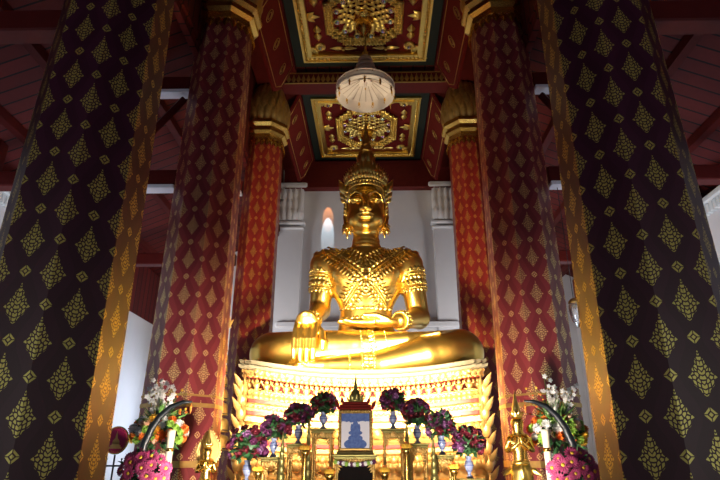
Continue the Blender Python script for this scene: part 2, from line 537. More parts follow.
column(-XC, 13.3, .99, .008, LACQ_R, 'scarlet column with full lotus capital behind the statue, left side')
column(XC, 13.3, .99, .008, LACQ_R, 'scarlet column with full lotus capital behind the statue, right side')

# ------------------------------------------------------------------ carved ceiling panels
def coffer(loc, hx, hy, lab):
    """hangs face down; local z is down-positive via negative heights"""
    t = empty('ceiling_panel', lab, 'ceiling panel', loc, 0, 'carved gold ceiling panels', 'thing')
    def frame(b, ox, oy, w, z0, z1):
        b.box((0, -oy+w/2, (z0+z1)/2), (2*ox, w, abs(z1-z0))); b.box((0, oy-w/2, (z0+z1)/2), (2*ox, w, abs(z1-z0)))
        b.box((-ox+w/2, 0, (z0+z1)/2), (w, 2*oy-2*w, abs(z1-z0))); b.box((ox-w/2, 0, (z0+z1)/2), (w, 2*oy-2*w, abs(z1-z0)))
    b = MB(); frame(b, hx, hy, .27, 0, -.10); b.build('green_border', GREEN_D, t)
    b = MB(); b.box((0, 0, .03), (2*hx-.4, 2*hy-.4, .06)); b.build('red_field', RED_C, t)
    ox, oy = hx-.25, hy-.25
    b = MB(); frame(b, ox, oy, .26, 0, -.12)
    frame(b, ox, oy, .05, -.10, -.17); frame(b, ox-.20, oy-.20, .05, -.10, -.16)
    # rope of leaves round the frame
    for (L, fx) in ((ox, 1), (oy, 0)):
        n = int(2*L/.11)
        for i in range(n):
            s = -L+.08+(2*L-.16)*i/(n-1)
            for sg in (-1, 1):
                if fx: c = (s, sg*(oy-.125), -.12); d = (1, .5*sg, 0)
                else: c = (sg*(ox-.125), s, -.12); d = (.5*sg, 1, 0)
                b.petal(c, d, (0, 0, -1), .13, .10, .9, 0, 'leaf')
    b.build('gold_frame', GOLD_O, t)
    # pieces between frame and inner star: diamonds, corner bosses, bracket leaves
    ix, iy = ox-.26, oy-.26
    for sx in (-1, 1):
        for yy in (-iy*.45, iy*.45):
            b = MB()
            c = Vector((sx*(ix-.22), yy, -.03))
            for sg in (-1, 1):
                b.petal(c, (0, sg, 0), (0, 0, -1), .30, .22, .6, 0, 'leaf')
            b.ell(c+Vector((0, 0, -.04)), .05, 8, 6)
            b.build('diamond_leaf', GOLD_O, t)
    for sy in (-1, 1):
        for xx in (-ix*.40, ix*.40):
            b = MB(); c = Vector((xx, sy*(iy-.16), -.03))
            for sg in (-1, 1): b.petal(c, (sg, 0, 0), (0, 0, -1), .38, .15, .7, 0, 'leaf')
            b.ell(c+Vector((0, 0, -.04)), .05, 8, 6)
            b.build('diamond_leaf', GOLD_O, t)
    for sx in (-1, 1):
        for sy in (-1, 1):
            b = MB(); c = (sx*(ix-.24), sy*(iy-.22), 0)
            b.lathe([(.15, 0), (.15, -.03), (.12, -.05)], 16, c)
            for k in range(10):
                a = 2*PI*k/10
                b.petal(Vector(c)+Vector((.05*math.cos(a), .05*math.sin(a), -.05)), (math.cos(a), math.sin(a), 0), (0, 0, -1), .10, .06, .6, 0, 'round')
            bo = b.build('corner_boss', GOLD_O, t)
            b = MB(); b.ell((c[0], c[1], -.07), (.06, .06, .05), 12, 8); b.build('mirror_bead', MIRROR, bo)
            b = MB()
            for k in range(3):
                b.box((sx*(ix-.03-.05*k), sy*(iy-.17+.06*k), -.05), (.10, .16, .07), bev=.01)
            b.build('corner_step', GOLD_O, t)
    for sx in (-1, 1):
        b = MB()
        for a in (-.7, 0, .7):
            b.petal((sx*ix, 0, -.05), (-sx*math.cos(a), math.sin(a), 0), (0, 0, -1), .34 if a == 0 else .26, .17, .7, 0, 'leaf')
        b.build('side_bracket', GOLD_O, t)
    # redented inner frame
    q = min(ix, iy)*.66
    b = MB()
    st = .13
    pts = [(q, q-3*st), (q-st, q-3*st), (q-st, q-2*st), (q-2*st, q-2*st), (q-2*st, q-st), (q-3*st, q-st), (q-3*st, q)]
    pts = [(x*ix/iy if ix < iy else x, y*iy/ix if iy < ix else y) for x, y in pts]
    poly = []
    for (sx, sy, rev) in ((1, 1, 0), (-1, 1, 1), (-1, -1, 0), (1, -1, 1)):
        pp = [(sx*x, sy*y) for x, y in pts]
        poly += pp[::-1] if rev else pp
    N = len(poly)
    for off, z, r in ((0, -.08, .055), (.085, -.12, .045), (-.085, -.06, .04)):
        ring = [(x*(1+off), y*(1+off), z) for x, y in poly]
        for i in range(N):
            a, d = Vector(ring[i]), Vector(ring[(i+1) % N])
            mid = (a+d)/2; l = (d-a).length
            b.box(mid, (abs(d.x-a.x)+2*r*.9, abs(d.y-a.y)+2*r*.9, .09), bev=.015)
            n = max(1, int(l/.085))
            for k in range(n):
                b.ell(a.lerp(d, (k+.5)/n)+Vector((0, 0, -.05)), .033, 6, 5)
    b.build('star_frame', GOLD_O, t)
    b = MB()
    vs = [(x*.97, y*.97, -.012) for x, y in poly]
    b.add(vs+[(0, 0, -.012)], [(i, (i+1) % N, N) for i in range(N)])
    b.build('star_field', RED_C, t)
    # mirror domes around the lotus
    for k in range(12):
        a = 2*PI*(k+.5)/12; rr = q*.80
        o = MB(); c = (rr*math.cos(a), rr*math.sin(a), -.02)
        o.lathe([(.10, 0), (.10, -.03), (.085, -.05)], 12, c)
        bo = o.build('lotus_boss', GOLD_O, t)
        o = MB(); o.ell((c[0], c[1], -.06), (.075, .075, .06), 12, 8); o.build('mirror_bead', MIRROR, bo)
    # central lotus of rings and a hanging bud
    b = MB()
    for r, z in ((q*.60, -.03), (q*.50, -.06), (q*.38, -.10), (q*.27, -.15)):
        ring = [(r*math.cos(2*PI*k/40), r*math.sin(2*PI*k/40), z) for k in range(41)]
        b.tube(ring, .028, 6)
        n = int(2*PI*r/.16)
        for k in range(n):
            a = 2*PI*k/n; rad = Vector((math.cos(a), math.sin(a), 0))
            b.petal(rad*r+Vector((0, 0, z-.01)), rad-Vector((0, 0, .2)), (0, 0, -1), .15, .13, .6, 0, 'lotus')
    b.build('lotus_ring', GOLD_O, t)
    b = MB()
    b.lathe([(.26, -.05), (.30, -.12), (.24, -.20), (.16, -.24), (.20, -.32), (.19, -.42), (.12, -.54), (.05, -.64), (0, -.74)], 20)
    for k in range(10):
        a = 2*PI*k/10; rad = Vector((math.cos(a), math.sin(a), 0))
        b.petal(rad*.15+Vector((0, 0, -.25)), rad*.25-Vector((0, 0, 1)), rad, .26, .13, .5, -.1, 'lotus')
    b.build('lotus_bud', GOLD, t)
    return t
coffer((0, 10.95, 12.02), 1.97, 1.86, 'carved gold and red ceiling panel above the white umbrella, nearer of the two')
coffer((0, 16.05, 12.02), 1.97, 2.05, 'carved gold and red ceiling panel behind the crown spire, farther of the two')

# ------------------------------------------------------------------ hanging white tiered umbrella
def hanging_umbrella(loc):
    t = empty('hanging_umbrella', 'white tiered ceremonial umbrella hanging from the ceiling above the crown', 'umbrella', loc)
    R = .73
    b = MB(); b.tube([(0, 0, -.1), (0, 0, 1.62)], .018, 8); b.build('pole', GOLD_D, t)
    def tier(r, z, h, sk, m, nm):
        bb = MB()
        top = [(.04, z+h), (r*.5, z+h*.62), (r*.93, z+h*.15), (r, z), (r*1.01, z-sk*.5), (r*1.0, z-sk)]
        inn = [(r*.985, z-sk), (r*.985, z-.005), (r*.92, z+h*.13), (r*.5, z+h*.58), (.03, z+h*.95)]
        bb.lathe(top+inn, 72, ribs=36, ribamp=.008)
        return bb.build(nm, m, t)
    tier(R, 0, .30, .30, CLOTH_W, 'canopy')
    z = .26; r = .40
    for k in range(4):
        tier(r, z, .20, .10, CLOTH_S, 'canopy_tier'); z += .185; r *= .78
    b = MB(); b.lathe([(.09, z-.06), (.11, z), (.06, z+.06), (.035, z+.16), (.015, z+.3), (0, z+.38)], 14); b.build('finial', GOLD_D, t)
    # trim bands, gold clasps, white rosette underneath
    b = MB()
    for zz, rr in ((-.03, R*1.016), (-.22, R*1.02)):
        b.tube([(rr*math.cos(2*PI*k/48), rr*math.sin(2*PI*k/48), zz) for k in range(49)], .012, 5)
    b.build('cloth_band', CLOTH_S, t)
    me = MB(); me.ell((0, 0, 0), (.03, .03, .045), 8, 6); me.petal((0, 0, -.02), (0, 0, -1), (0, -1, 0), .11, .07, .5); me.petal((0, 0, .02), (0, 0, 1), (0, -1, 0), .05, .05, .5)
    m_cl = me.mesh('clasp', GOLD)
    for k in range(12):
        a = 2*PI*k/12+.26
        place(m_cl, 'clasp', t, (R*.965*math.cos(a), R*.965*math.sin(a), -.06), (0, 0, a+PI/2))
        place(m_cl, 'drop_ornament', t, (R*1.02*math.cos(a+.26), R*1.02*math.sin(a+.26), -.33), (0, 0, a+PI/2))
    b = MB()
    for k in range(24):
        a = 2*PI*k/24; rad = Vector((math.cos(a), math.sin(a), 0))
        b.tube([rad*.05+Vector((0, 0, .26)), rad*R*.5+Vector((0, 0, .155)), rad*R*.94+Vector((0, 0, .02))], .008, 4)
    b.build('rib', CLOTH_S, t)
    b = MB()
    for k in range(8):
        a = 2*PI*k/8; rad = Vector((math.cos(a), math.sin(a), 0))
        b.petal(rad*.02+Vector((0, 0, .12)), rad+Vector((0, 0, -.15)), (0, 0, -1), .18, .13, .4, 0, 'lotus')
    b.lathe([(.05, .2), (.05, .05), (.02, .0), (.03, -.04), (0, -.09)], 12)
    b.build('rosette', CLOTH_W, t)
    return t
hanging_umbrella((.03, 11.62, 10.32))
# ------------------------------------------------------------------ the seated statue: one signed-distance body
import openvdb
ST = Vector((.045, 11.4, 2.93))
PR = []     # primitives: (kind, params, k, op)
def rc(a, b, ra, rb, k=.08, op='+', sc=(1, 1, 1)): PR.append(('c', np.array(a, float), np.array(b, float), ra, rb, k, op, np.array(sc, float)))
def el(c, r, k=.08, op='+', rot=None): PR.append(('e', np.array(c, float), np.array(r, float), rot, None, k, op, None))
def ch(pts, rs, k=.06, sc=(1, 1, 1)):
    for i in range(len(pts)-1): rc(pts[i], pts[i+1], rs[i], rs[i+1], k, '+', sc)
def pd(p, X, Y, Z):
    if p[0] == 'c':
        _, a, b, ra, rb, k, op, sc = p
        ba = (b-a)*sc; l2 = float(ba @ ba)+1e-9
        px, py, pz = (X-a[0])*sc[0], (Y-a[1])*sc[1], (Z-a[2])*sc[2]
        h = np.clip((px*ba[0]+py*ba[1]+pz*ba[2])/l2, 0, 1)
        return np.sqrt((px-ba[0]*h)**2+(py-ba[1]*h)**2+(pz-ba[2]*h)**2)-(ra+(rb-ra)*h)
    _, c, r, rot = p[:4]
    px, py, pz = X-c[0], Y-c[1], Z-c[2]
    if rot is not None:
        R = rot
        px, py, pz = R[0][0]*px+R[0][1]*py+R[0][2]*pz, R[1][0]*px+R[1][1]*py+R[1][2]*pz, R[2][0]*px+R[2][1]*py+R[2][2]*pz
    k0 = np.sqrt((px/r[0])**2+(py/r[1])**2+(pz/r[2])**2)
    k1 = np.sqrt((px/r[0]**2)**2+(py/r[1]**2)**2+(pz/r[2]**2)**2)+1e-9
    return np.where(k0 < 1e-4, -min(r), k0*(k0-1)/k1)
def comb(d, n, k, op):
    if op == '-':
        n = -n
        h = np.clip(.5+.5*(n-d)/k, 0, 1)
        return d*(1-h)+n*h+k*h*(1-h)
    h = np.clip(.5+.5*(n-d)/k, 0, 1)
    return n*(1-h)+d*h-k*h*(1-h)
def bbox(p):
    m = p[5]+.10
    if p[0] == 'c':
        a, b = p[1], p[2]; r = max(p[3], p[4])/np.minimum(p[7], 1)
        return np.minimum(a, b)-r-m, np.maximum(a, b)+r+m
    r = p[2] if p[3] is None else np.full(3, max(p[2]))
    return p[1]-r-m, p[1]+r+m
def body_eval(P):
    X, Y, Z = P[:, 0], P[:, 1], P[:, 2]
    d = np.full(len(P), 5.0)
    for p in PR: d = comb(d, pd(p, X, Y, Z), p[5], p[6])
    return d
def rotx(a): c, s = math.cos(a), math.sin(a); return ((1, 0, 0), (0, c, s), (0, -s, c))
def roty(a): c, s = math.cos(a), math.sin(a); return ((c, 0, -s), (0, 1, 0), (s, 0, c))

# torso
el((0, .08, .50), (1.0, .62, .52), .1)
rc((0, .05, .75), (0, .03, 1.5), .60, .50, .15, '+', (.94, 1.12, 1))
el((0, .06, 2.12), (.80, .47, .72), .22)
el((-.36, -.24, 2.25), (.40, .20, .30), .15); el((.36, -.24, 2.25), (.40, .20, .30), .15)
rc((-.74, .06, 2.57), (.74, .06, 2.57), .26, .26, .2)
el((0, -.40, 1.13), (.055, .05, .04), .04, '-')
# neck with three folds
rc((0, .05, 2.60), (0, -.02, 3.35), .34, .27, .14)
for z, r in ((2.86, .30), (2.95, .285), (3.04, .28)):
    el((0, .01, z), (r+.02, r+.02, .05), .03)
# arms
for s in (-1, 1):
    el((s*.90, .06, 2.47), (.33, .31, .36), .16)
rc((-.92, .05, 2.5), (-1.00, .12, 1.5), .285, .215, .08)
rc((-1.00, .12, 1.5), (-1.11, -.62, 1.06), .215, .160, .07)
rc((.95, .05, 2.5), (1.12, .12, 1.32), .285, .225, .08)
rc((1.12, .12, 1.32), (.66, -.74, 1.06), .225, .145, .07)
# legs: thighs, then the lower shin, then the shin laid over it
rc((-.50, .05, .46), (-1.80, -.50, .44), .50, .42, .08)
rc((.50, .05, .46), (1.84, -.46, .47), .50, .47, .08)
el((0, -.45, .30), (1.2, .55, .30), .08)
ch([(1.845, -.50, .46), (1.10, -.88, .31), (.25, -1.08, .13), (-.75, -1.20, .10)], [.47, .38, .27, .16], .035)
ch([(-1.86, -.48, .45), (-1.0, -.80, .47), (-.1, -.88, .51), (.75, -.86, .62)], [.44, .395, .32, .20], .035)
# lower foot: heel, sole, toes at the far left
rc((-.75, -1.20, .10), (-1.18, -1.22, .13), .15, .12, .04, '+', (1, 1, 1))
for i in range(5):
    rc((-1.12, -1.30+.055*i, .09+.035*i), (-1.40+.03*abs(i-1), -1.30+.052*i, .08+.045*i), .055, .045, .02)
# upper foot: sole turned up, toes pointing right
rc((.75, -.84, .63), (1.12, -.78, .72), .18, .12, .05)
for i in range(5):
    L = (.34, .31, .29, .26, .22)[i]
    rc((1.08, -.90+.055*i, .72), (1.08+L, -.86+.045*i, .80-.012*i), .055, .042, .02)
# the hand hanging over the knee
el((-1.12, -.98, .93), (.235, .32, .12), .05, '+', rotx(-.80))
for i, (x, L) in enumerate(((-1.30, .60), (-1.185, .66), (-1.07, .67), (-.955, .62))):
    zt = .86
    ch([(x*.9-.11, -.98, 1.0), (x, -1.16, .80), (x, -1.275, .60), (x, -1.33, .40), (x, -1.335, zt-L)], [.078, .066, .061, .056, .045], .010)
ch([(-.96, -.96, .92), (-.82, -1.15, .74), (-.785, -1.26, .56), (-.785, -1.285, .42)], [.08, .070, .060, .045], .02)
# the open hand in the lap
el((.36, -.86, 1.00), (.28, .19, .085), .05)
for i, (y, L) in enumerate(((-1.00, .56), (-.915, .66), (-.83, .68), (-.75, .60))):
    x0 = .16
    ch([(x0, y, .99), (x0-L*.42, y-.015, .985), (x0-L*.75, y-.02, .99), (x0-L, y-.01, 1.02)], [.060, .055, .050, .036], .015)
ch([(.42, -.98, 1.03), (.20, -1.06, 1.10), (-.02, -1.04, 1.11)], [.07, .058, .040], .02)
# head
hy = -.02
el((0, hy+.04, 3.84), (.44, .52, .56), .1)
el((0, hy-.10, 3.52), (.375, .36, .36), .14)
el((0, hy-.36, 3.30), (.155, .13, .125), .12)
el((-.24, hy-.26, 3.45), (.16, .18, .18), .12); el((.24, hy-.26, 3.45), (.16, .18, .18), .12)
# brow ridges in long arcs meeting the nose
for s in (-1, 1):
    bp = [(s*.035, hy-.50, 3.84), (s*.10, hy-.495, 3.98), (s*.22, hy-.455, 4.055), (s*.33, hy-.36, 4.00), (s*.39, hy-.25, 3.88)]
    ch(bp, [.03, .028, .026, .024, .018], .03)
    el((s*.215, hy-.47, 3.88), (.145, .07, .085), .05, '-')
    el((s*.215, hy-.385, 3.885), (.145, .085, .085), .02)
    ch([(s*.08, hy-.455, 3.84), (s*.16, hy-.492, 3.855), (s*.25, hy-.475, 3.865), (s*.345, hy-.385, 3.885)], [.012, .017, .017, .012], .012)
    ch([(s*.09, hy-.455, 3.83), (s*.20, hy-.475, 3.79), (s*.32, hy-.40, 3.83)], [.010, .014, .010], .012)
    # nostril wing, ear, long lobe
    el((s*.085, hy-.535, 3.585), (.062, .065, .055), .03)
    el((s*.475, hy+.06, 3.80), (.055, .13, .24), .03)
    el((s*.50, hy+.05, 3.80), (.03, .075, .16), .02, '-')
    ch([(s*.46, hy+.03, 3.62), (s*.445, hy-.01, 3.48), (s*.425, hy-.06, 3.36)], [.06, .055, .062], .03)
rc((0, hy-.485, 3.95), (0, hy-.60, 3.60), .040, .065, .05)
el((0, hy-.635, 3.585), (.062, .055, .050), .03)
# mouth: two lips with a slight smile
ch([(-.215, hy-.40, 3.52), (-.10, hy-.505, 3.495), (-.03, hy-.53, 3.515), (.03, hy-.53, 3.515), (.10, hy-.505, 3.495), (.215, hy-.40, 3.52)], [.014, .036, .036, .036, .036, .014], .02)
ch([(-.17, hy-.43, 3.465), (-.07, hy-.50, 3.425), (.07, hy-.50, 3.425), (.17, hy-.43, 3.465)], [.016, .044, .044, .016], .02)
el((0, hy-.54, 3.575), (.022, .035, .05), .02, '-')
el((0, hy-.50, 3.355), (.11, .03, .022), .04, '-')

VX = .0150
lo = np.array([-2.42, -1.60, -.10]); hi = np.array([2.42, 1.0, 4.56])
dim = np.ceil((hi-lo)/VX).astype(int)
G = np.full(dim, 5.0, np.float32)
ax = [lo[i]+VX*np.arange(dim[i]) for i in range(3)]
for p in PR:
    a, b = bbox(p)
    i0 = np.maximum(0, np.floor((a-lo)/VX).astype(int)); i1 = np.minimum(dim, np.ceil((b-lo)/VX).astype(int)+1)
    X = ax[0][i0[0]:i1[0]][:, None, None].astype(np.float32); Y = ax[1][i0[1]:i1[1]][None, :, None].astype(np.float32); Z = ax[2][i0[2]:i1[2]][None, None, :].astype(np.float32)
    sl = (slice(i0[0], i1[0]), slice(i0[1], i1[1]), slice(i0[2], i1[2]))
    G[sl] = comb(G[sl], pd(p, X, Y, Z), p[5], p[6])
Zc = ax[2][None, None, :].astype(np.float32)
G = np.maximum(G, .0-Zc)          # flat seat
grid = openvdb.FloatGrid(); grid.copyFromArray(np.clip(G, -.2, .2))
pts, quads = grid.convertToQuads()
del G
pts = pts*VX+lo
me = bpy.data.meshes.new('body')
me.vertices.add(len(pts)); me.vertices.foreach_set('co', pts.astype(np.float32).ravel())
quads = np.asarray(quads)[:, ::-1]
me.loops.add(len(quads)*4); me.loops.foreach_set('vertex_index', quads.astype(np.int32).ravel())
me.polygons.add(len(quads)); me.polygons.foreach_set('loop_start', np.arange(0, len(quads)*4, 4, dtype=np.int32))
try: me.polygons.foreach_set('loop_total', np.full(len(quads), 4, np.int32))
except Exception: pass
me.update(); me.validate()
me.polygons.foreach_set('use_smooth', np.ones(len(me.polygons), bool))
# outward normals
_c = np.array([me.polygons[i].normal.dot(Vector(me.polygons[i].center)-Vector((0, 0, 2))) for i in range(0, len(me.polygons), 997)])
if (_c > 0).mean() < .5: me.flip_normals()
me.materials.append(GOLD_B)
statue = empty('seated_statue', 'large gilded statue seated cross-legged in royal ornaments on the high pedestal', 'statue', ST)
body = bpy.data.objects.new('body', me); COL.objects.link(body); body.parent = statue
sm = body.modifiers.new('smooth', 'SMOOTH'); sm.factor = .5; sm.iterations = 2

def surf(x, z, y0=-2.0, dirv=(0, 1, 0)):
    p = np.array([[x, y0, z]], float); d = np.array([dirv], float)
    for _ in range(60):
        v = float(body_eval(p)[0])
        if v < .002: break
        p = p+d*max(v*.8, .002)
        if p[0, 1] > 1: return None, None
    e = .01; g = []
    for i in range(3):
        q = np.zeros((1, 3)); q[0, i] = e
        g.append(float(body_eval(p+q)[0]-body_eval(p-q)[0]))
    n = Vector(g)
    return Vector(p[0]), (n.normalized() if n.length > 0 else Vector((0, -1, 0)))

def band(b, path, rows, L, W, step, dirmode, dome=.5, lift=.012):
    """rows of little petals laid on the body's surface along a path of (x, z)"""
    P = []
    for i in range(len(path)-1):
        a, d = Vector((*path[i], 0)), Vector((*path[i+1], 0))
        n = max(1, int((d-a).length/step))
        P += [(a.lerp(d, k/n), (d-a).normalized()) for k in range(n)]
    for j, off in enumerate(rows):
        for k, (q, tg) in enumerate(P):
            side = Vector((tg.y, -tg.x, 0))
            c = q+side*off
            s, nn = surf(c.x, c.y)
            if s is None: continue
            dv = {'side': side*(1 if off >= 0 else -1), 'along': tg, 'alt': (side*.8+tg*.6) if j % 2 else (tg*.6-side*.8)}[dirmode]
            d3 = Vector((dv.x, 0, dv.y)); d3 = d3-nn*d3.dot(nn)
            if d3.length < .05: continue
            b.petal(s+nn*lift, d3, nn, L, W, dome, .1, 'leaf')
def cord(b, path, r, lift=.01, sub=8):
    pp = []
    for i in range(len(path)-1):
        for k in range(sub):
            x = path[i][0]+(path[i+1][0]-path[i][0])*k/sub; z = path[i][1]+(path[i+1][1]-path[i][1])*k/sub
            s, n = surf(x, z)
            if s is not None: pp.append(s+n*lift)
    s, n = surf(*path[-1])
    if s is not None: pp.append(s+n*lift)
    if len(pp) > 1: b.tube(pp, r, 6)

# broad collar round the neck, a V of scales
b = MB()
for r, zc in ((.36, 2.80), (.44, 2.74), (.52, 2.67), (.60, 2.60)):
    path = [(r*1.15*math.sin(a), zc-.30*r*(1-abs(math.sin(a)))*1.6+.10*abs(math.sin(a))) for a in [(-1.25+2.5*k/14) for k in range(15)]]
    band(b, path, (0,), .10, .085, .085, 'side', .7)
cord(b, [(-.62, 2.80), (-.48, 2.52), (-.28, 2.30), (0, 2.12), (.28, 2.30), (.48, 2.52), (.62, 2.80)], .018)
for a in (-.2, -.1, 0, .1, .2):
    band(b, [(a, 2.5-abs(a)*.6), (a, 2.22+abs(a)*1.2)], (0,), .09, .08, .08, 'along', .7)
b.build('collar', GOLD_O, statue)
# crossed chest sashes of overlapping leaves
for s in (-1, 1):
    b = MB()
    path = [(s*.90, 2.80), (s*.68, 2.62), (s*.40, 2.38), (s*.15, 2.20), (s*-.08, 2.02), (s*-.26, 1.76), (s*-.42, 1.50)]
    band(b, path, (.115,), .15, .075, .072, 'side', .6)
    band(b, path, (-.115,), .15, .075, .072, 'side', .6)
    band(b, path, (-.05, .05), .10, .085, .085, 'alt', .7, .03)
    for o in (-.10, 0, .10):
        q = [(x, z+o) for x, z in path]
        cord(b, q, .016, .03)
    b.build('chest_sash', GOLD_O, statue)
b = MB()
s_, n_ = surf(0, 2.10)
for r, k in ((.20, 14), (.13, 10)):
    for i in range(k):
        a = 2*PI*i/k; dd = Vector((math.cos(a), 0, math.sin(a)*1.1))
        b.petal(s_+n_*.03+dd*(r*.45), dd, n_, r*.8, r*.42, .6, 0, 'leaf')
b.ell(s_+n_*.06, (.07, .06, .08), 10, 8)
br = b.build('sash_medallion', GOLD_O, statue)
# belt
b = MB()
for z in (1.20, 1.44):
    cord(b, [(-.60, z+.03), (-.3, z-.02), (0, z-.04), (.3, z-.02), (.60, z+.03)], .022, .012, 10)
band(b, [(-.58, 1.35), (-.3, 1.31), (.3, 1.31), (.58, 1.35)], (-.06, .06), .11, .09, .09, 'alt', .7, .01)
b.build('belt', GOLD_O, statue)
# shoulder caps
for s in (-1, 1):
    b = MB()
    for r in range(3):
        for k in range(9):
            a = -1.2+2.4*k/8
            x = s*(.72+.14*r+.05*math.cos(a)); z = 2.90
            y = .06+.26*math.sin(a)
            p = np.array([[x, y, 3.2]], float)
            for _ in range(50):
                v = float(body_eval(p)[0])
                if v < .003: break
                p[0, 2] -= max(v*.8, .002)
                if p[0, 2] < 2.3: break
            nn = (Vector(p[0])-Vector((s*.80, .06, 2.5))).normalized()
            b.petal(Vector(p[0])+nn*.01, Vector((s*1, 0, -.5)), nn, .15, .12, .35, -.05, 'leaf')
    b.build('shoulder_cap', GOLD_O, statue)

def ringset(name, a, d, specs, leafrow=None):
    """ornament rings about a limb from a to d: specs = (t, radius, thick)"""
    a, d = Vector(a), Vector(d); t = (d-a).normalized()
    x = t.cross(Vector((0, 1, 0.01))).normalized(); y = t.cross(x).normalized()
    b = MB()
    for (f, r, th) in specs:
        c = a.lerp(d, f)
        b.tube([c+x*r*math.cos(k*PI/16)+y*r*math.sin(k*PI/16) for k in range(33)], th, 6)
        n = int(2*PI*r/(th*2.6))
        for k in range(n):
            an = 2*PI*k/n; rad = x*math.cos(an)+y*math.sin(an)
            b.ell(c+rad*(r+th*.7), th*.75, 6, 5)
    if leafrow:
        for (f, r, L, W, sg) in leafrow:
            c = a.lerp(d, f); n = int(2*PI*r/(W*.95))
            for k in range(n):
                an = 2*PI*k/n; rad = x*math.cos(an)+y*math.sin(an)
                b.petal(c+rad*r, t*sg, rad, L, W, .6, .05, 'leaf')
    return b.build(name, GOLD_O, statue)
for A, B_ in (((-.92, .05, 2.5), (-1.00, .12, 1.5)), ((.95, .05, 2.5), (1.12, .12, 1.32))):
    L = (Vector(B_)-Vector(A)).length
    f = lambda z: (2.5-z)/(2.5-B_[2])
    R0 = lambda t: .292+( .215-.285)*t
    specs = [(f(z), R0(f(z))+.012, .026) for z in (2.30, 2.22, 2.02, 1.94)]
    ringset('armlet', A, B_, specs, [(f(2.12), R0(f(2.12))+.012, .13, .10, -1), (f(2.12), R0(f(2.12))+.012, .13, .10, 1), (f(2.30), R0(f(2.3))+.01, .12, .10, -1), (f(1.94), R0(f(1.94))+.01, .10, .09, 1)])
for A, B_ in (((-1.00, .12, 1.5), (-1.11, -.62, 1.06)), ((1.12, .12, 1.32), (.66, -.74, 1.06))):
    ringset('bracelet', A, B_, [(.80, .182, .022), (.88, .176, .026), (.96, .170, .022)], [(.86, .185, .12, .08, -1), (.86, .185, .12, .08, 1)])
ringset('anklet', (-.1, -.86, .50), (.75, -.84, .62), [(.05, .322, .024), (.33, .282, .024), (.58, .250, .022)], [(.19, .31, .11, .08, 1), (.19, .31, .11, .08, -1)])
ringset('anklet', (.25, -1.08, .12), (-.75, -1.20, .09), [(.10, .262, .022), (.32, .242, .022), (.55, .215, .020)], [(.2, .255, .10, .08, 1), (.2, .255, .10, .08, -1)])

# crown: band with upright leaves, then stepped tiers to the spire
b = MB(); hyc = hy+.04
def cr(z, r, n=48): return [(r*.90*math.cos(2*PI*k/n), hyc+r*1.05*math.sin(2*PI*k/n), z+.05*(1-math.sin(2*PI*k/n))*.5) for k in range(n+1)]
for z, r, th in ((4.20, .475, .030), (4.28, .490, .042), (4.38, .495, .030)):
    b.tube(cr(z, r), th, 8)
for k in range(40):
    a = 2*PI*k/40
    p = Vector((.46*math.cos(a), hyc+.54*math.sin(a), 4.32+.05*(1-math.sin(a))*.5)); rad = Vector((math.cos(a), math.sin(a), 0))
    b.petal(p, Vector((0, 0, 1))+rad*.25, rad, .17, .09, .6, .05, 'leaf')
    b.petal(p-Vector((0, 0, .05)), Vector((0, 0, -1))+rad*.05, rad, .12, .07, .6, .0, 'leaf')
# pointed frontal leaves rising to the middle of the brow
for k in range(-4, 5):
    a = -PI/2+k*.20
    p = Vector((.47*math.cos(a), hyc+.55*math.sin(a), 4.44)); rad = Vector((math.cos(a), math.sin(a), 0))
    b.petal(p, Vector((0, 0, 1))+rad*.10, rad, .40-.055*abs(k), .17, .5, .0, 'leaf')
# frame along the temples down to the ears
for s in (-1, 1):
    b.tube([(s*.40, hyc-.34, 4.27), (s*.455, hyc-.22, 4.02), (s*.465, hyc-.14, 3.80), (s*.44, hyc-.16, 3.60)], [.035, .032, .028, .015], 8)
    for k in range(7):
        f = k/6
        b.petal((s*(.43+.03*f), hyc-.30+.14*f, 4.12-.5*f), (s*.5, -.1, .8), (s*.3, -1, 0), .10, .06, .5)
b.build('crown_band', GOLD_O, statue)
b = MB()
prof = [(.46, 4.28), (.47, 4.42), (.42, 4.46), (.44, 4.52), (.37, 4.57), (.38, 4.63), (.30, 4.68), (.30, 4.73), (.22, 4.78), (.22, 4.83), (.15, 4.88), (.14, 4.94)]
b.lathe([(r, z+.08) for r, z in prof], 32, (0, hyc, 0))
for (z, r, n, L) in ((4.44, .46, 26, .17), (4.57, .41, 24, .15), (4.68, .33, 20, .14), (4.79, .25, 16, .13)):
    for k in range(n):
        a = 2*PI*k/n; rad = Vector((math.cos(a), math.sin(a), 0))
        b.petal(Vector((0, hyc, z+.06))+rad*r, Vector((0, 0, 1))+rad*.35, rad, L, 2*PI*r/n*1.05, .6, .15, 'leaf')
b.build('crown_tier', GOLD_O, statue)
b = MB()
b.lathe([(.13, 4.90), (.17, 4.96), (.205, 5.06), (.20, 5.16), (.15, 5.25), (.11, 5.30), (.14, 5.34), (.13, 5.40), (.09, 5.46), (.105, 5.50), (.07, 5.58), (.08, 5.62), (.05, 5.72), (.036, 5.86), (.042, 5.90), (.022, 6.05), (0, 6.30)], 20, (0, hyc, .08))
for k in range(12):
    a = 2*PI*k/12; rad = Vector((math.cos(a), math.sin(a), 0))
    b.petal(Vector((0, hyc, 5.0))+rad*.17, Vector((0, 0, 1))+rad*.25, rad, .22, .09, .5, .0, 'lotus')
b.build('crown_spire', GOLD_O, statue)
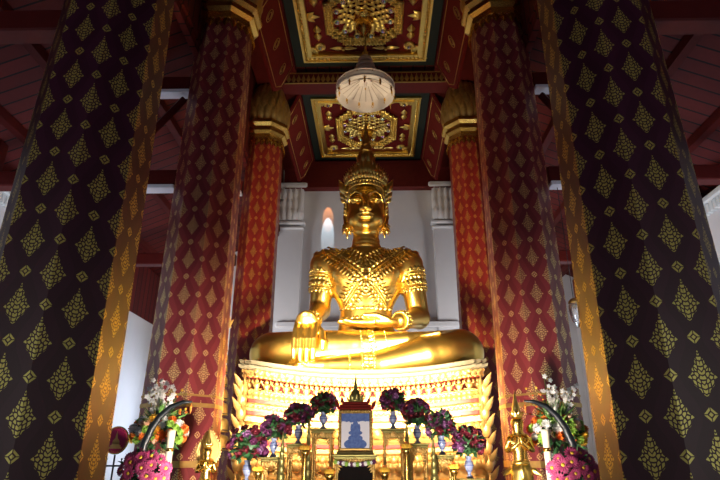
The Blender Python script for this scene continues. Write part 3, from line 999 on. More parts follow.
for s in (-1, 1):
    b = MB()
    b.petal((s*.47, hyc-.12, 4.17), (s*.45, -.1, 1), (s*.2, -1, 0), .40, .17, .5, -.1)
    b.petal((s*.49, hyc-.10, 4.05), (s*.6, -.1, .9), (s*.2, -1, 0), .22, .11, .5, -.1)
    b.petal((s*.49, hyc-.10, 3.95), (s*.7, -.1, .8), (s*.2, -1, 0), .15, .09, .5)
    b.build('crown_flare', GOLD_O, statue)
    b = MB()
    c = Vector((s*.415, hyc-.14, 3.33))
    b.ell(c, (.075, .08, .10), 12, 8)
    for r in range(3):
        for k in range(7):
            a = 2*PI*k/7+r*.4; rad = Vector((math.cos(a), math.sin(a), 0))
            b.petal(c+Vector((0, 0, .07-.07*r))+rad*.06, rad*.7-Vector((0, 0, .8)), rad, .11, .07, .6, 0, 'lotus')
    b.tube([c, c-Vector((0, 0, .2)), c-Vector((0, 0, .27))], [.05, .025, .004], 8)
    b.build('ear_pendant', GOLD_O, statue)
# ------------------------------------------------------------------ high carved pedestal, sagging in the middle like a boat
PED = empty('pedestal', 'high tiered gilded pedestal with rows of lotus petals and small figures under the seated statue', 'pedestal', (0, 11.15, 0))
HX, HY = 2.20, 1.30
def sag(x, z): return .23*(abs(x)/2.2)**2.0*max(0, min(1, (z-.4)/2.3)) - .0
def perim(off, NF=44, NS=14):
    """redented rectangle, counter-clockwise seen from above, starting at the front-left"""
    hx, hy = HX+off, HY+off; s = .13
    cor = lambda sx, sy: [(sx*hx, sy*(hy-2*s)), (sx*(hx-s), sy*(hy-2*s)), (sx*(hx-s), sy*(hy-s)), (sx*(hx-2*s), sy*(hy-s)), (sx*(hx-2*s), sy*hy)]
    P = []
    fl = cor(-1, -1)[::1]; P += fl
    P += [(-(hx-2*s)+2*(hx-2*s)*k/NF, -hy) for k in range(1, NF)]
    P += cor(1, -1)[::-1]
    P += [(hx, -(hy-2*s)+2*(hy-2*s)*k/NS) for k in range(1, NS)]
    P += cor(1, 1)
    P += [((hx-2*s)-2*(hx-2*s)*k/NF, hy) for k in range(1, NF)]
    P += cor(-1, 1)[::-1]
    P += [(-hx, (hy-2*s)-2*(hy-2*s)*k/NS) for k in range(1, NS)]
    return P
def ring_mesh(prof, cap=False):
    b = MB(); vs = []; fs = []
    for off, z in prof:
        ps = perim(off); n = len(ps)
        vs += [(x, y, z+(sag(x, z) if off > -.12 or z < 2.9 else 0)) for x, y in ps]
    for k in range(len(prof)-1):
        for i in range(n):
            j = (i+1) % n
            fs.append((k*n+i, k*n+j, (k+1)*n+j, (k+1)*n+i))
    b.add(vs, fs)
    if cap:
        m = (len(prof)-1)*n; z = prof[-1][1]
        b.add([vs[m+i] for i in range(n)]+[(0, 0, z)], [(i, (i+1) % n, n) for i in range(n)])
    return b
GD = GOLD_P
ring_mesh([(-.02, 2.76), (.05, 2.78), (.06, 2.83), (.02, 2.85), (.04, 2.87), (.04, 2.92), (.0, 2.93), (-.08, 2.93), (-.125, 2.925)], True).build('rim_slab', RIM, PED)
ring_mesh([(-.10, 0), (.10, .0), (.10, .25), (.04, .30), (.10, .42), (.02, .55), (-.04, .70), (.02, .80), (-.06, .90), (-.06, 1.02), (-.02, 1.06), (-.02, 1.12), (-.06, 1.15), (-.06, 1.28), (-.0, 1.32), (-.0, 1.38), (-.06, 1.42), (-.06, 1.50), (-.02, 1.54), (-.02, 1.60), (-.10, 1.62)]).build('lower_moulding', GD, PED)
ring_mesh([(-.12, 1.62), (-.05, 1.62), (-.05, 1.68), (-.12, 1.68)]).build('red_band', RED_B, PED)
ring_mesh([(-.12, 1.68), (-.05, 1.68), (-.02, 1.73), (-.08, 1.78), (-.08, 1.92), (-.03, 1.95), (-.03, 2.03), (-.12, 2.07)]).build('middle_moulding', GD, PED)
ring_mesh([(-.14, 2.06), (-.06, 2.06), (-.06, 2.12), (-.14, 2.12)]).build('red_band', RED_B, PED)
ring_mesh([(-.12, 2.12), (-.04, 2.12), (-.03, 2.16), (-.07, 2.18), (-.07, 2.22), (-.04, 2.24), (-.12, 2.255)]).build('middle_moulding', GD, PED)
ring_mesh([(-.14, 2.25), (-.06, 2.25), (-.06, 2.31), (-.14, 2.31)]).build('red_band', RED_B, PED)
ring_mesh([(-.12, 2.31), (-.04, 2.31), (-.02, 2.35), (-.06, 2.38), (-.03, 2.42), (-.03, 2.44), (-.2, 2.45)]).build('middle_moulding', GD, PED)
ring_mesh([(-.22, 2.44), (-.22, 2.66)]).build('figure_recess', RED, PED)
ring_mesh([(-.22, 2.65), (-.08, 2.65), (-.07, 2.67), (-.13, 2.69), (-.14, 2.72), (-.08, 2.76), (-.02, 2.77)]).build('upper_moulding', RED_B, PED)
# petal rows (front and the two sides)
def petal_row(nm, off, z, L, W, up, mat, dome=.6, tilt=.35):
    b = MB(); hx, hy = HX+off, HY+off
    n = int(2*(hx-.26)/W)
    for k in range(n):
        x = -(hx-.26)+2*(hx-.26)*(k+.5)/n
        b.petal((x, -hy, z+sag(x, z)), (0, -tilt, up), (0, -1, 0), L, W*1.04, dome, .08, 'lotus')
    m = int(2*(hy-.26)/W)
    for s in (-1, 1):
        for k in range(m):
            y = -(hy-.26)+2*(hy-.26)*(k+.5)/m
            b.petal((s*hx, y, z+sag(hx, z)), (s*tilt, 0, up), (s, 0, 0), L, W*1.04, dome, .08, 'lotus')
        for q in range(3):
            cx, cy = s*(hx-.05-.11*q), -(hy-.27+.11*q)
            b.petal((cx, cy, z+sag(cx, z)), (s*tilt*.7, -tilt*.7, up), (s*.7, -.7, 0), L, W, dome, .08, 'lotus')
    return b.build(nm, mat, PED)
petal_row('lotus_petal_row', -.06, 2.665, .14, .13, 1, GOLD_P)
petal_row('lotus_petal_row', -.02, 2.78, .07, .09, -1, GOLD_P)
petal_row('lotus_petal_row', -.03, 2.64, .06, .08, 1, GOLD_P)
petal_row('lotus_petal_row', -.03, 2.36, .07, .09, -1, GOLD_P)
petal_row('lotus_petal_row', -.03, 2.37, .07, .09, 1, GOLD_P)
petal_row('lotus_petal_row', -.04, 2.15, .07, .08, 1, GOLD_P)
petal_row('lotus_petal_row', -.04, 1.78, .13, .13, 1, GOLD_P)
petal_row('lotus_petal_row', -.05, 1.94, .11, .12, -1, GOLD_P)
petal_row('lotus_petal_row', -.04, 1.50, .13, .13, -1, GOLD_P)
petal_row('lotus_petal_row', .0, 1.25, .16, .15, 1, GOLD_P)
petal_row('lotus_petal_row', .02, .62, .2, .2, -1, GOLD_P)
# small supporting figures with raised arms
fb = MB()
fb.lathe([(.050, 0), (.055, .03), (.030, .06), (.048, .10), (.060, .16), (.045, .20), (.022, .225), (.036, .25), (.034, .28), (.02, .31), (.010, .345), (0, .36)], 10)
for s in (-1, 1):
    fb.tube([(s*.045, -.01, .19), (s*.075, -.02, .23), (s*.062, -.02, .31)], [.016, .014, .012], 6)
    fb.petal((s*.03, 0, .02), (s*.9, -.2, .4), (0, -1, 0), .07, .04, .5)
fb.v = [(x*1.1, y, z*.60) for x, y, z in fb.v]
fm = fb.mesh('supporting_figure', GOLD_P)
for k in range(22):
    x = -1.88+3.76*k/21
    place(fm, 'supporting_figure', PED, (x, -HY+.13, 2.445+sag(x, 2.445)))
for s in (-1, 1):
    for k in range(8):
        y = -.95+1.9*k/7
        place(fm, 'supporting_figure', PED, (s*(HX-.13), y, 2.445+sag(HX-.13, 2.445)), (0, 0, s*PI/2))
# flame-shaped corner ornaments
for s in (-1, 1):
    b = MB()
    for r, z in enumerate((1.05, 1.3, 1.55, 1.8, 2.05, 2.26, 2.42)):
        c = Vector((s*(HX-.16), -(HY-.16), z+sag(HX, z)))
        dd = Vector((s*.7, -.7, 0))
        b.ell(c+dd*.10, (.09, .09, .14), 10, 8)
        b.petal(c+dd*.14, dd*.35+Vector((0, 0, 1)), dd, .30, .17, .7, .25)
        for q in (-1, 1):
            sd = Vector((s*.7*q, .7*q, 0))*s
            b.petal(c+dd*.10+sd*.05, sd*.6+dd*.2+Vector((0, 0, 1)), dd, .24, .11, .6, .2)
    b.build('corner_ornament', GOLD_P, PED)

# ------------------------------------------------------------------ low platform and altar tables in front
b = MB()
b.box((0, 8.3, .36), (4.1, 1.6, .72), bev=.02)
b.box((0, 7.42, .36), (6.2, .80, .72), bev=.02)
plat = b.build('platform', RED); plat['kind'] = 'structure'

def altar_table(x, y, z0, ztop, w, d, lab, rosette=True):
    t = empty('altar_table', lab, 'table', (x, y, z0), 0, 'gilded altar tables')
    H = ztop-z0
    b = MB()
    b.box((0, 0, H-.015), (w+.05, d+.05, .03), bev=.008); b.box((0, 0, H-.045), (w+.015, d+.015, .03), bev=.008)
    b.build('tabletop', BRASS_G, t)
    b = MB(); b.box((0, 0, H-.09), (w, d, .065), bev=.004)
    n = max(3, int(w/.035))
    for k in range(n):
        xx = -w/2+w*(k+.5)/n
        b.petal((xx, -d/2-.004, H-.06), (0, 0, -1), (0, -1, 0), .055, .034, .6)
        b.ell((xx, -d/2-.006, H-.115), .010, 6, 4)
    b.build('apron', GOLD_D, t)
    for sx in (-1, 1):
        for sy in (-1, 1):
            b = MB()
            lx, ly = sx*(w/2-.025), sy*(d/2-.025)
            b.tube([(lx, ly, 0), (lx*1.02, ly*1.02, .05), (lx, ly, .12), (lx, ly, H-.14), (lx, ly, H-.03)], [.03, .022, .018, .020, .026], 8)
            for k in range(int((H-.2)/.05)):
                b.ell((lx, ly-.0, .12+.05*k), (.024, .024, .014), 8, 5)
            b.build('leg', GOLD_D, t)
    if rosette:
        b = MB()
        for k in range(10):
            a = 2*PI*k/10
            b.petal((0, -d/2-.012, H-.075), (math.cos(a), 0, math.sin(a)), (0, -1, 0), .042, .024, .6)
        b.ell((0, -d/2-.016, H-.075), .017, 8, 6)
        b.build('rosette', GOLD_P, t)
        b = MB()
        for sx in (-1, 1):
            for k in range(3):
                b.petal((sx*(w/2-.03), -d/2, H-.12-.03*k), (-sx, 0, -.5-.3*k), (0, -1, 0), .09-.015*k, .035, .5)
        b.build('bracket', GOLD_D, t)
    return t
PT = .72
YA = 8.0
altar_table(-.05, YA, PT, 1.53, .55, .42, 'tall gilded altar table in the middle, under the framed picture')
bp = MB(); bp.box((0, .17, .42), (.48, .02, .62)); bp.build('shade_panel', SHADE_B, bpy.data.objects['altar_table'])  # black sheet added for the shade under this table
altar_table(-.50, YA+.05, PT, 1.86, .29, .34, 'gilded altar table just left of the framed picture, with a small rosette', True)
altar_table(.47, YA+.05, PT, 1.86, .29, .34, 'gilded altar table just right of the framed picture, with a small rosette', True)
altar_table(-.84, YA+.02, PT, 1.67, .25, .32, 'gilded altar table second to the left of the framed picture', True)
altar_table(.80, YA+.02, PT, 1.67, .25, .32, 'gilded altar table second to the right of the framed picture', True)
altar_table(-1.17, YA, PT, 1.50, .26, .30, 'lower gilded altar table third to the left of the framed picture', True)
altar_table(1.13, YA, PT, 1.53, .26, .30, 'lower gilded altar table third to the right of the framed picture', True)
altar_table(-1.50, YA-.05, PT, 1.19, .30, .30, 'lowest gilded altar table at the left end of the altar', True)
altar_table(1.47, YA-.05, PT, 1.24, .30, .30, 'lowest gilded altar table at the right end of the altar', True)

# framed picture with a small spired pediment
t = empty('framed_picture', 'framed blue picture of a seated statue with gilded spired pediment, middle of the altar', 'picture', (-.05, YA-.02, 1.53))
W_, H_ = .40, .50
b = MB()
b.box((0, 0, .02), (.50, .16, .04), bev=.01)
for sx in (-1, 1): b.box((sx*.215, 0, .30), (.045, .06, .54), bev=.012)
b.box((0, 0, .555), (.46, .06, .05), bev=.012); b.box((0, 0, .06), (.46, .06, .04), bev=.01)
for sx in (-1, 1):
    for k in range(12): b.ell((sx*.215, -.034, .08+.04*k), (.018, .012, .016), 6, 5)
for k in range(11): b.ell((-.2+.04*k, -.034, .555), (.016, .012, .018), 6, 5)
b.build('frame', GOLD_D, t)
pm = NT('blue statue print')
tc = pm.n('ShaderNodeTexCoord'); sp = pm.n('ShaderNodeSeparateXYZ'); pm.link(tc.outputs['Object'], sp.inputs[0])
X, Z = pm.m2('ABSOLUTE', sp.outputs[0]), sp.outputs[2]
def elm(cx, cz, rx, rz):
    return pm.m2('LESS_THAN', pm.m2('ADD', pm.m2('POWER', pm.m2('DIVIDE', pm.m2('SUBTRACT', X, cx), rx), 2), pm.m2('POWER', pm.m2('DIVIDE', pm.m2('SUBTRACT', Z, cz), rz), 2)), 1)
masks = [elm(0, -.175, .155, .075), elm(0, -.10, .10, .05), elm(0, -.03, .095, .035), elm(0, .05, .042, .085), elm(.05, .03, .018, .06), elm(0, .135, .023, .035), elm(0, .18, .010, .04)]
mk = masks[0]
for q in masks[1:]: mk = pm.m2('MAXIMUM', mk, q)
sky = pm.m2('GREATER_THAN', pm.m2('ADD', Z, pm.m2('MULTIPLY', pm.noise(14), .08)), .155)
mk = pm.m2('MAXIMUM', mk, sky)
nz = pm.noise(30, 4)
pm.set(Base_Color=pm.mix(mk, (.70, .70, .76), pm.mix(nz, (.03, .06, .22), (.13, .21, .48))), Roughness=.12)
b = MB(); b.box((0, 0, 0), (.40, .02, .46)); b.build('print', pm.m, t, (0, .0, .305))
b = MB()
for k, (w, z) in enumerate(((.50, .60), (.44, .635), (.36, .67))): b.box((0, 0, z), (w, .10-.015*k, .035), bev=.012)
for sx in (-1, 1):
    b.petal((sx*.23, -.03, .60), (sx*.5, 0, 1), (0, -1, 0), .13, .06, .5, .1)
    b.petal((sx*.17, -.03, .65), (sx*.3, 0, 1), (0, -1, 0), .11, .05, .5, .1)
b.build('pediment', RED_C, t)
b = MB()
b.lathe([(.10, .685), (.11, .70), (.085, .73), (.09, .75), (.065, .79), (.055, .83), (.03, .86), (.036, .88), (.02, .92), (.012, 1.0), (0, 1.06)], 14)
for k in range(9):
    a = 2*PI*k/9; rad = Vector((math.cos(a), math.sin(a), 0))
    b.petal(rad*.10+Vector((0, 0, .69)), rad*.4+Vector((0, 0, 1)), rad, .10, .06, .5, 0, 'leaf')
b.build('spire', BRASS_G, t)

# ------------------------------------------------------------------ flowers
def rose_mesh(nm, mat):
    b = MB(); b.ell((0, 0, .0), (.022, .022, .024), 8, 6)
    for r, (n, tl, L, W) in enumerate(((3, .15, .042, .045), (5, .5, .050, .052), (6, 1.1, .052, .056))):
        for k in range(n):
            a = 2*PI*k/n+r*.5; rad = Vector((math.cos(a), math.sin(a), 0))
            b.petal(rad*.010-Vector((0, 0, .016)), rad*tl+Vector((0, 0, 1)), -rad+Vector((0, 0, .2)), L, W, -.6, -.25, 'round')
    return b.mesh(nm, mat)
def daisy_mesh(nm, mat, cen):
    b = MB(); b.ell((0, 0, .006), (.016, .016, .009), 8, 5, mi=1)
    for r in range(2):
        for k in range(13):
            a = 2*PI*(k+.5*r)/13; rad = Vector((math.cos(a), math.sin(a), 0))
            b.petal(rad*.012+Vector((0, 0, .004*r)), rad+Vector((0, 0, .18+.15*r)), Vector((0, 0, 1)), .052-.01*r, .020, .4, -.1, 'round')
    return b.mesh(nm, [mat, cen])
def orchid_mesh(nm, mat):
    b = MB(); b.ell((0, 0, .006), .010, 6, 5)
    for k in range(5):
        a = 2*PI*k/5; rad = Vector((math.cos(a), math.sin(a), 0))
        b.petal(rad*.004, rad+Vector((0, 0, .35)), Vector((0, 0, 1)), .038, .030, .4, -.2, 'round')
    return b.mesh(nm, mat)
def mum_mesh(nm, mat):
    b = MB(); b.ell((0, 0, 0), (.034, .034, .030), 8, 6)
    for r in range(4):
        n = (10, 9, 7, 4)[r]; ph = (.1, .5, .9, 1.3)[r]
        for k in range(n):
            a = 2*PI*k/n+r*.3; d = Vector((math.cos(ph)*math.cos(a), math.cos(ph)*math.sin(a), math.sin(ph)))
            b.petal(d*.028, d*.8+Vector((0, 0, .5)), d, .030, .022, .5, .2, 'round')
    return b.mesh(nm, mat)
RP, RR, RV = rose_mesh('rose', ROSE_P), rose_mesh('rose', ROSE_R), rose_mesh('rose', ROSE_V)
DK, OW = daisy_mesh('daisy', PETAL_K, PETAL_Y), orchid_mesh('white_blossom', PETAL_W)
MO, MY, MG, MW, MC = [mum_mesh('round_bloom', m) for m in (PETAL_O, PETAL_Y, PETAL_G, PETAL_W, PETAL_C)]

def leaves(b, c, r, n, L=.10, W=.045, low=-.3, sq=1.0):
    for k in range(n):
        u = rng.uniform(low, 1); a = rng.uniform(0, 2*PI); q = math.sqrt(max(0, 1-u*u))
        d = Vector((q*math.cos(a), q*math.sin(a), u*sq))
        b.petal(Vector(c)+d*r*rng.uniform(.35, .75), d+Vector((0, 0, rng.uniform(-.3, .5))), Vector((rng.uniform(-1, 1), rng.uniform(-1, 1), 1.0)), L*rng.uniform(.7, 1.3), W, .2, rng.uniform(-.3, .2))
def face_rot(d):
    q = Vector(d).to_track_quat('Z', 'Y'); return q.to_euler()

def vase(x, y, z, h, lab):
    t = empty('vase', lab, 'vase', (x, y, z), 0, 'pale blue vases of the altar'); k = h/.26
    b = MB()
    pr = [(.030, 0), (.045, 0), (.045, .015), (.024, .04), (.022, .06), (.050, .11), (.062, .15), (.052, .19), (.034, .215), (.046, .25), (.052, .26), (.044, .258), (.030, .215), (.028, .20)]
    b.lathe([(r*(.7+.3*k), z_*k) for r, z_ in pr], 18); b.build('vessel', PORC, t)
    b = MB()
    for zz, r in ((.08, .036), (.15, .0635), (.19, .0535)):
        b.tube([(r*(.7+.3*k)*math.cos(2*PI*i/20), r*(.7+.3*k)*math.sin(2*PI*i/20), zz*k) for i in range(21)], .004, 4)
    b.build('painted_ring', simple_blue, t)
    return t
simple_blue = simple('cobalt glaze', (.07, .10, .36), .25, 0, .2, 20)
def bouquet(x, y, z, rx, rz, n, lab, seed):
    """roses and dark leaves, its stems standing in the vase mouth at z"""
    global rng
    rng = random.Random(seed)
    t = empty('rose_bouquet', lab, 'bouquet', (x, y, z), 0, 'bouquets of purple and red roses on the altar')
    cz = rz*.70
    b = MB()
    for k in range(10):
        a = 2*PI*k/10
        b.tube([(.012*math.cos(a), .012*math.sin(a), -.035), (.02*math.cos(a), .02*math.sin(a), .05), (rx*.6*math.cos(a), rx*.5*math.sin(a), cz)], .005, 5)
    b.build('stem', LEAF, t)
    b = MB(); b.ell((0, 0, cz), (rx*.62, rx*.5, rz*.62), 12, 8); leaves(b, (0, 0, cz), rx*1.12, 190, .085, .05, -.8); b.build('foliage', LEAF, t)
    b = MB(); pts = []
    for i in range(n*6):
        if len(pts) >= n: break
        u = rng.uniform(-.45, 1); a = rng.uniform(PI*.95, 2.05*PI); q = math.sqrt(1-u*u)
        d = Vector((q*math.cos(a), q*math.sin(a)*.9, u)); ff = rng.uniform(.72, 1.12)
        p = Vector((d.x*rx*ff, d.y*rx*.8*ff, cz+d.z*rz*ff))
        if all((p-o).length > .054 for o in pts):
            pts.append(p)
            place(rng.choice((RP, RP, RR, RV, RR)), 'rose', t, p, face_rot(d+Vector((0, -.5, .1))), rng.uniform(.8, 1.2))
    return t
SETS = [  # x, y, vase foot z, vase h, rx, rz, roses, words
    (-.50, YA+.05, 1.86, .23, .165, .13, 20, 'first to the left of the framed picture'),
    (.47, YA+.05, 1.86, .23, .16, .18, 20, 'first to the right of the framed picture'),
    (-.84, YA+.02, 1.67, .24, .18, .16, 20, 'second to the left of the framed picture'),
    (.80, YA+.02, 1.67, .24, .18, .19, 22, 'second to the right of the framed picture'),
    (-1.17, YA, 1.50, .24, .19, .17, 20, 'third to the left of the framed picture'),
    (1.13, YA, 1.53, .24, .20, .18, 20, 'third to the right of the framed picture'),
    (-1.50, YA-.05, 1.19, .27, .25, .25, 28, 'at the left end of the altar'),
    (1.47, YA-.05, 1.24, .27, .22, .23, 24, 'at the right end of the altar'),
]
for i, (x, y, z, h, rx, rz, n, w) in enumerate(SETS):
    vase(x, y, z, h, 'small pale blue porcelain vase '+w)
    bouquet(x, y, z+h, rx, rz, n, 'bouquet of purple and dark red roses '+w, 31+i)

# slender greenish spired ornaments and little offering bowls between the tables
def spire_stand(x, y, z, h, lab):
    t = empty('spire_ornament', lab, 'ornament', (x, y, z), 0, 'slender spired altar ornaments')
    k = h/.9
    b = MB(); b.lathe([(.085, 0), (.09, .02), (.05, .05), (.03, .12), (.035, .18), (.07, .22), (.075, .25), (.05, .27)], 16); b.build('base', GOLD_D, t)
    b = MB()
    pr = []; n = 9
    for i in range(n):
        f = i/n; r = .062*(1-f)**.8+.006; z0 = .27+(h-.27)*f
        pr += [(r, z0), (r*1.12, z0+.010), (r*.86, z0+.022)]
    pr.append((0, h)); b.lathe(pr, 12); b.build('spire', BRASS_G, t)
    b = MB()
    for q in range(10):
        a = 2*PI*q/10; rad = Vector((math.cos(a), math.sin(a), 0))
        b.petal(rad*.055+Vector((0, 0, .25)), rad*.8+Vector((0, 0, 1)), rad, .09, .045, .5, .1)
    b.build('leaf_collar', GOLD, t)
spire_stand(-.66, YA-.28, PT, 1.27, 'tall greenish spired ornament left of the framed picture, nearer to it')
spire_stand(.64, YA-.28, PT, 1.22, 'tall greenish spired ornament right of the framed picture, nearer to it')
spire_stand(-1.00, YA-.30, PT, 1.10, 'greenish spired ornament farther left of the framed picture')
spire_stand(.98, YA-.30, PT, 1.05, 'greenish spired ornament farther right of the framed picture')
def marigold(x, y, z0, z, lab, sd):
    global rng; rng = random.Random(sd)
    t = empty('offering_bowl', lab, 'offering', (x, y, z0), 0, 'footed bowls of yellow flowers')
    H = z-z0
    b = MB(); b.lathe([(.06, 0), (.062, .015), (.022, .05), (.020, H-.10), (.05, H-.05), (.072, H), (.066, H), (.045, H-.04)], 16); b.build('bowl', GOLD, t)
    for k in range(9):
        a = 2*PI*k/8; r = 0 if k == 8 else .048
        place(MY if k % 4 else MO, 'yellow_bloom', t, (r*math.cos(a), r*math.sin(a), H+.015+(.03 if k == 8 else 0)), (0, 0, a), .75)
marigold(-.68, YA-.47, PT, 1.58, 'footed bowl of yellow flowers left of the framed picture, nearest to it', 1)
marigold(.62, YA-.47, PT, 1.60, 'footed bowl of yellow flowers right of the framed picture, nearest to it', 2)
marigold(-1.28, YA-.42, PT, 1.33, 'footed bowl of yellow flowers low at the left end of the altar', 3)
marigold(1.22, YA-.42, PT, 1.36, 'footed bowl of yellow flowers low at the right end of the altar', 4)
marigold(-.36, YA-.47, PT, 1.30, 'footed bowl of yellow flowers low beside the middle table, left', 5)
marigold(.34, YA-.47, PT, 1.32, 'footed bowl of yellow flowers low beside the middle table, right', 6)
# garland of small flowers along the front of the middle table
g_ = empty('garland', 'small flower garland hung along the front of the middle altar table', 'garland', (-.05, YA-.25, 1.44))
b = MB(); b.tube([(-.27+.54*k/16, 0, -.035*math.sin(PI*k/16)) for k in range(17)], .012, 6); b.build('cord', LEAF, g_)
for k in range(15):
    f = (k+.5)/15
    place((MG, OW, RP, MW)[k % 4], 'garland_flower', g_, (-.27+.54*f, -.015, -.035*math.sin(PI*f)), (PI/2, 0, 0), .55)

# ------------------------------------------------------------------ big mixed flower arrangements beside the altar
def stand(x, y, z0, h, r, lab):
    t = empty('flower_stand', lab, 'stand', (x, y, z0), 0, 'stands under the flower arrangements')
    b = MB(); b.lathe([(r*.8, 0), (r*.8, .03), (r*.25, .08), (r*.2, h*.5), (r*.25, h-.08), (r, h-.04), (r, h)], 18); b.build('column', BLACK, t)
    return t
def arrangement(x, y, z, side, lab, seed):
    global rng; rng = random.Random(seed)
    t = empty('flower_arrangement', lab, 'flowers', (x, y, z), 0, 'tall mixed flower arrangements')
    b = MB(); b.lathe([(.09, 0), (.11, .02), (.13, .12), (.15, .20), (.14, .20), (.11, .10)], 20); b.build('pot', GLASS if side > 0 else WAX, t)
    b = MB(); leaves(b, (0, 0, .42), .30, 170, .14, .05, -.8); b.build('foliage', LEAF, t)
    b = MB(); leaves(b, (0, 0, .55), .28, 90, .16, .03, -.1); b.build('light_foliage', LEAF_L, t)
    pts = []
    kinds = (MG, MO, MW, MG, MO, MC, MY, MG, MW, MO)
    for i in range(400):
        if len(pts) >= 34: break
        u = rng.uniform(-.5, .8); a = rng.uniform(PI*.9, 2.1*PI); q = math.sqrt(1-u*u)
        d = Vector((q*math.cos(a), q*math.sin(a)*.9, u)); p = Vector((d.x*.33, d.y*.27, .45+d.z*.20))
        if all((p-o).length > .075 for o in pts):
            pts.append(p); place(kinds[len(pts) % 10], 'round_bloom', t, p, face_rot(d+Vector((0, -.4, .2))), rng.uniform(.85, 1.35))
    # tall sprays of white blossom
    b = MB(); nn = 0
    for k in range(9):
        bx = rng.uniform(-.18, .16); top = Vector((bx*1.3+(.02 if side < 0 else .12), rng.uniform(-.08, .08), rng.uniform(.92, 1.16)))
        a = Vector((bx*.3, 0, .4)); m = a.lerp(top, .5)+Vector((rng.uniform(-.03, .03), 0, 0))
        b.tube([a, m, top], [.006, .005, .003], 5)
        for j in range(10):
            f = .30+.70*j/9; p = a.lerp(top, f)+Vector((rng.uniform(-.06, .06), rng.uniform(-.05, .01), rng.uniform(-.02, .02)))
            place(OW, 'white_blossom', t, p, face_rot(Vector((rng.uniform(-.6, .6), -1, rng.uniform(-.2, .6)))), rng.uniform(.65, 1.0)); nn += 1
    # arching thin sprays with orange tips
    for k in range(9):
        top = Vector((-side*rng.uniform(.15, .42), rng.uniform(-.1, .1), rng.uniform(.65, 1.0)))
        a = Vector((0, 0, .4)); m = a.lerp(top, .55)+Vector((0, 0, .10))
        b.tube([a, m, top], [.005, .004, .002], 5)
        place(MO if k % 2 else MY, 'orange_tip', t, top, (0, 0, k), .38)
        place(MO, 'orange_tip', t, m.lerp(top, .5), (0, 0, k), .30)
    b.build('stem', LEAF_L, t)
def pink_flowers(x, y, z, lab, seed):
    global rng; rng = random.Random(seed)
    t = empty('pink_flower_arrangement', lab, 'flowers', (x, y, z), 0, 'low arrangements of pink daisies')
    b = MB(); b.lathe([(.07, 0), (.09, .02), (.10, .14), (.09, .14), (.07, .03)], 18); b.build('pot', WAX, t)
    b = MB(); leaves(b, (0, 0, .24), .24, 150, .12, .05, -.7); b.build('foliage', LEAF, t)
    pts = []
    for i in range(300):
        if len(pts) >= 17: break
        u = rng.uniform(-.5, .9); a = rng.uniform(PI, 2*PI); q = math.sqrt(1-u*u)
        d = Vector((q*math.cos(a), q*math.sin(a), u)); p = Vector((d.x*.25, d.y*.22, .26+d.z*.20))
        if all((p-o).length > .095 for o in pts):
            pts.append(p); place(DK, 'pink_daisy', t, p, face_rot(d+Vector((0, -.8, .1))), rng.uniform(.95, 1.4))
for side, X0, X1, nm in ((-1, -2.60, -2.36, 'left'), (1, 2.57, 2.40, 'right')):
    stand(X0, 7.52, PT, .62, .17, 'dark stand under the tall flower arrangement, %s of the altar' % nm)
    arrangement(X0, 7.52, PT+.62, side, ('tall arrangement of white sprays, green and orange blooms left of the altar' if side < 0 else 'tall arrangement of pale sprays, white, green and orange blooms right of the altar'), 50+side)
    stand(X1, 6.60, 0, 1.10, .14, 'dark stand under the pink flowers, %s of the altar' % nm)
    pink_flowers(X1, 6.60, 1.10, 'low bunch of pink daisies %s' % ('beside the round magenta fan' if side < 0 else 'right of the altar'), 70+side)
    # dark curved pole arching inward
    t = empty('curved_pole', 'dark curved pole arching inward in front of the %s flower arrangement' % nm, 'pole', (side*2.62, 7.08, PT), 0, 'dark curved poles beside the altar')
    b = MB()
    P = [(0, 0, .0), (0, 0, .45), (-side*.005, 0, .76), (-side*.03, 0, .93), (-side*.09, 0, 1.10), (-side*.18, 0, 1.25), (-side*.30, 0, 1.36), (-side*.44, 0, 1.415), (-side*.56, 0, 1.42)]
    b.tube(P, [.046, .046, .046, .045, .043, .039, .033, .024, .012], 12); b.build('shaft', TUSK, t)
    b = MB(); b.lathe([(.12, 0), (.12, .03), (.06, .06), (.05, .10)], 16); b.build('base', GOLD_D, t)
    b = MB(); b.lathe([(.047, -.03), (.052, 0), (.047, .03)], 14); b.build('ring', GOLD_D, t, (0, 0, .70))
    b = MB(); b.tube([(-side*.55, 0, 1.42), (-side*.55, 0, 1.36)], .004, 5); b.petal((-side*.55, 0, 1.37), (0, 0, -1), (0, -1, 0), .10, .03, .6); b.ell((-side*.55, 0, 1.36), .018, 8, 6); b.build('tassel', PETAL_O, t)
    # tall cream candle
    t = empty('tall_candle', 'tall cream candle between the %s flower arrangement and the gilded figure' % nm, 'candle', (side*2.30, 7.15, PT), 0, 'tall cream candles')
    b = MB(); b.lathe([(.11, 0), (.11, .03), (.04, .07), (.035, .2), (.075, .24), (.075, .26)], 16); b.build('holder', GOLD_D, t)
    b = MB(); b.lathe([(.040, .26), (.042, .9), (.050, 1.06), (.054, 1.09), (.03, 1.085), (0, 1.07)], 16); b.build('candle', WAX, t)
    b = MB(); b.tube([(0, 0, 1.07), (.004, 0, 1.11)], .004, 5); b.build('wick', BLACK, t)
    b = MB(); b.lathe([(.045, -.02), (.049, 0), (.045, .02)], 16); b.build('band', GOLD, t, (0, 0, .86))
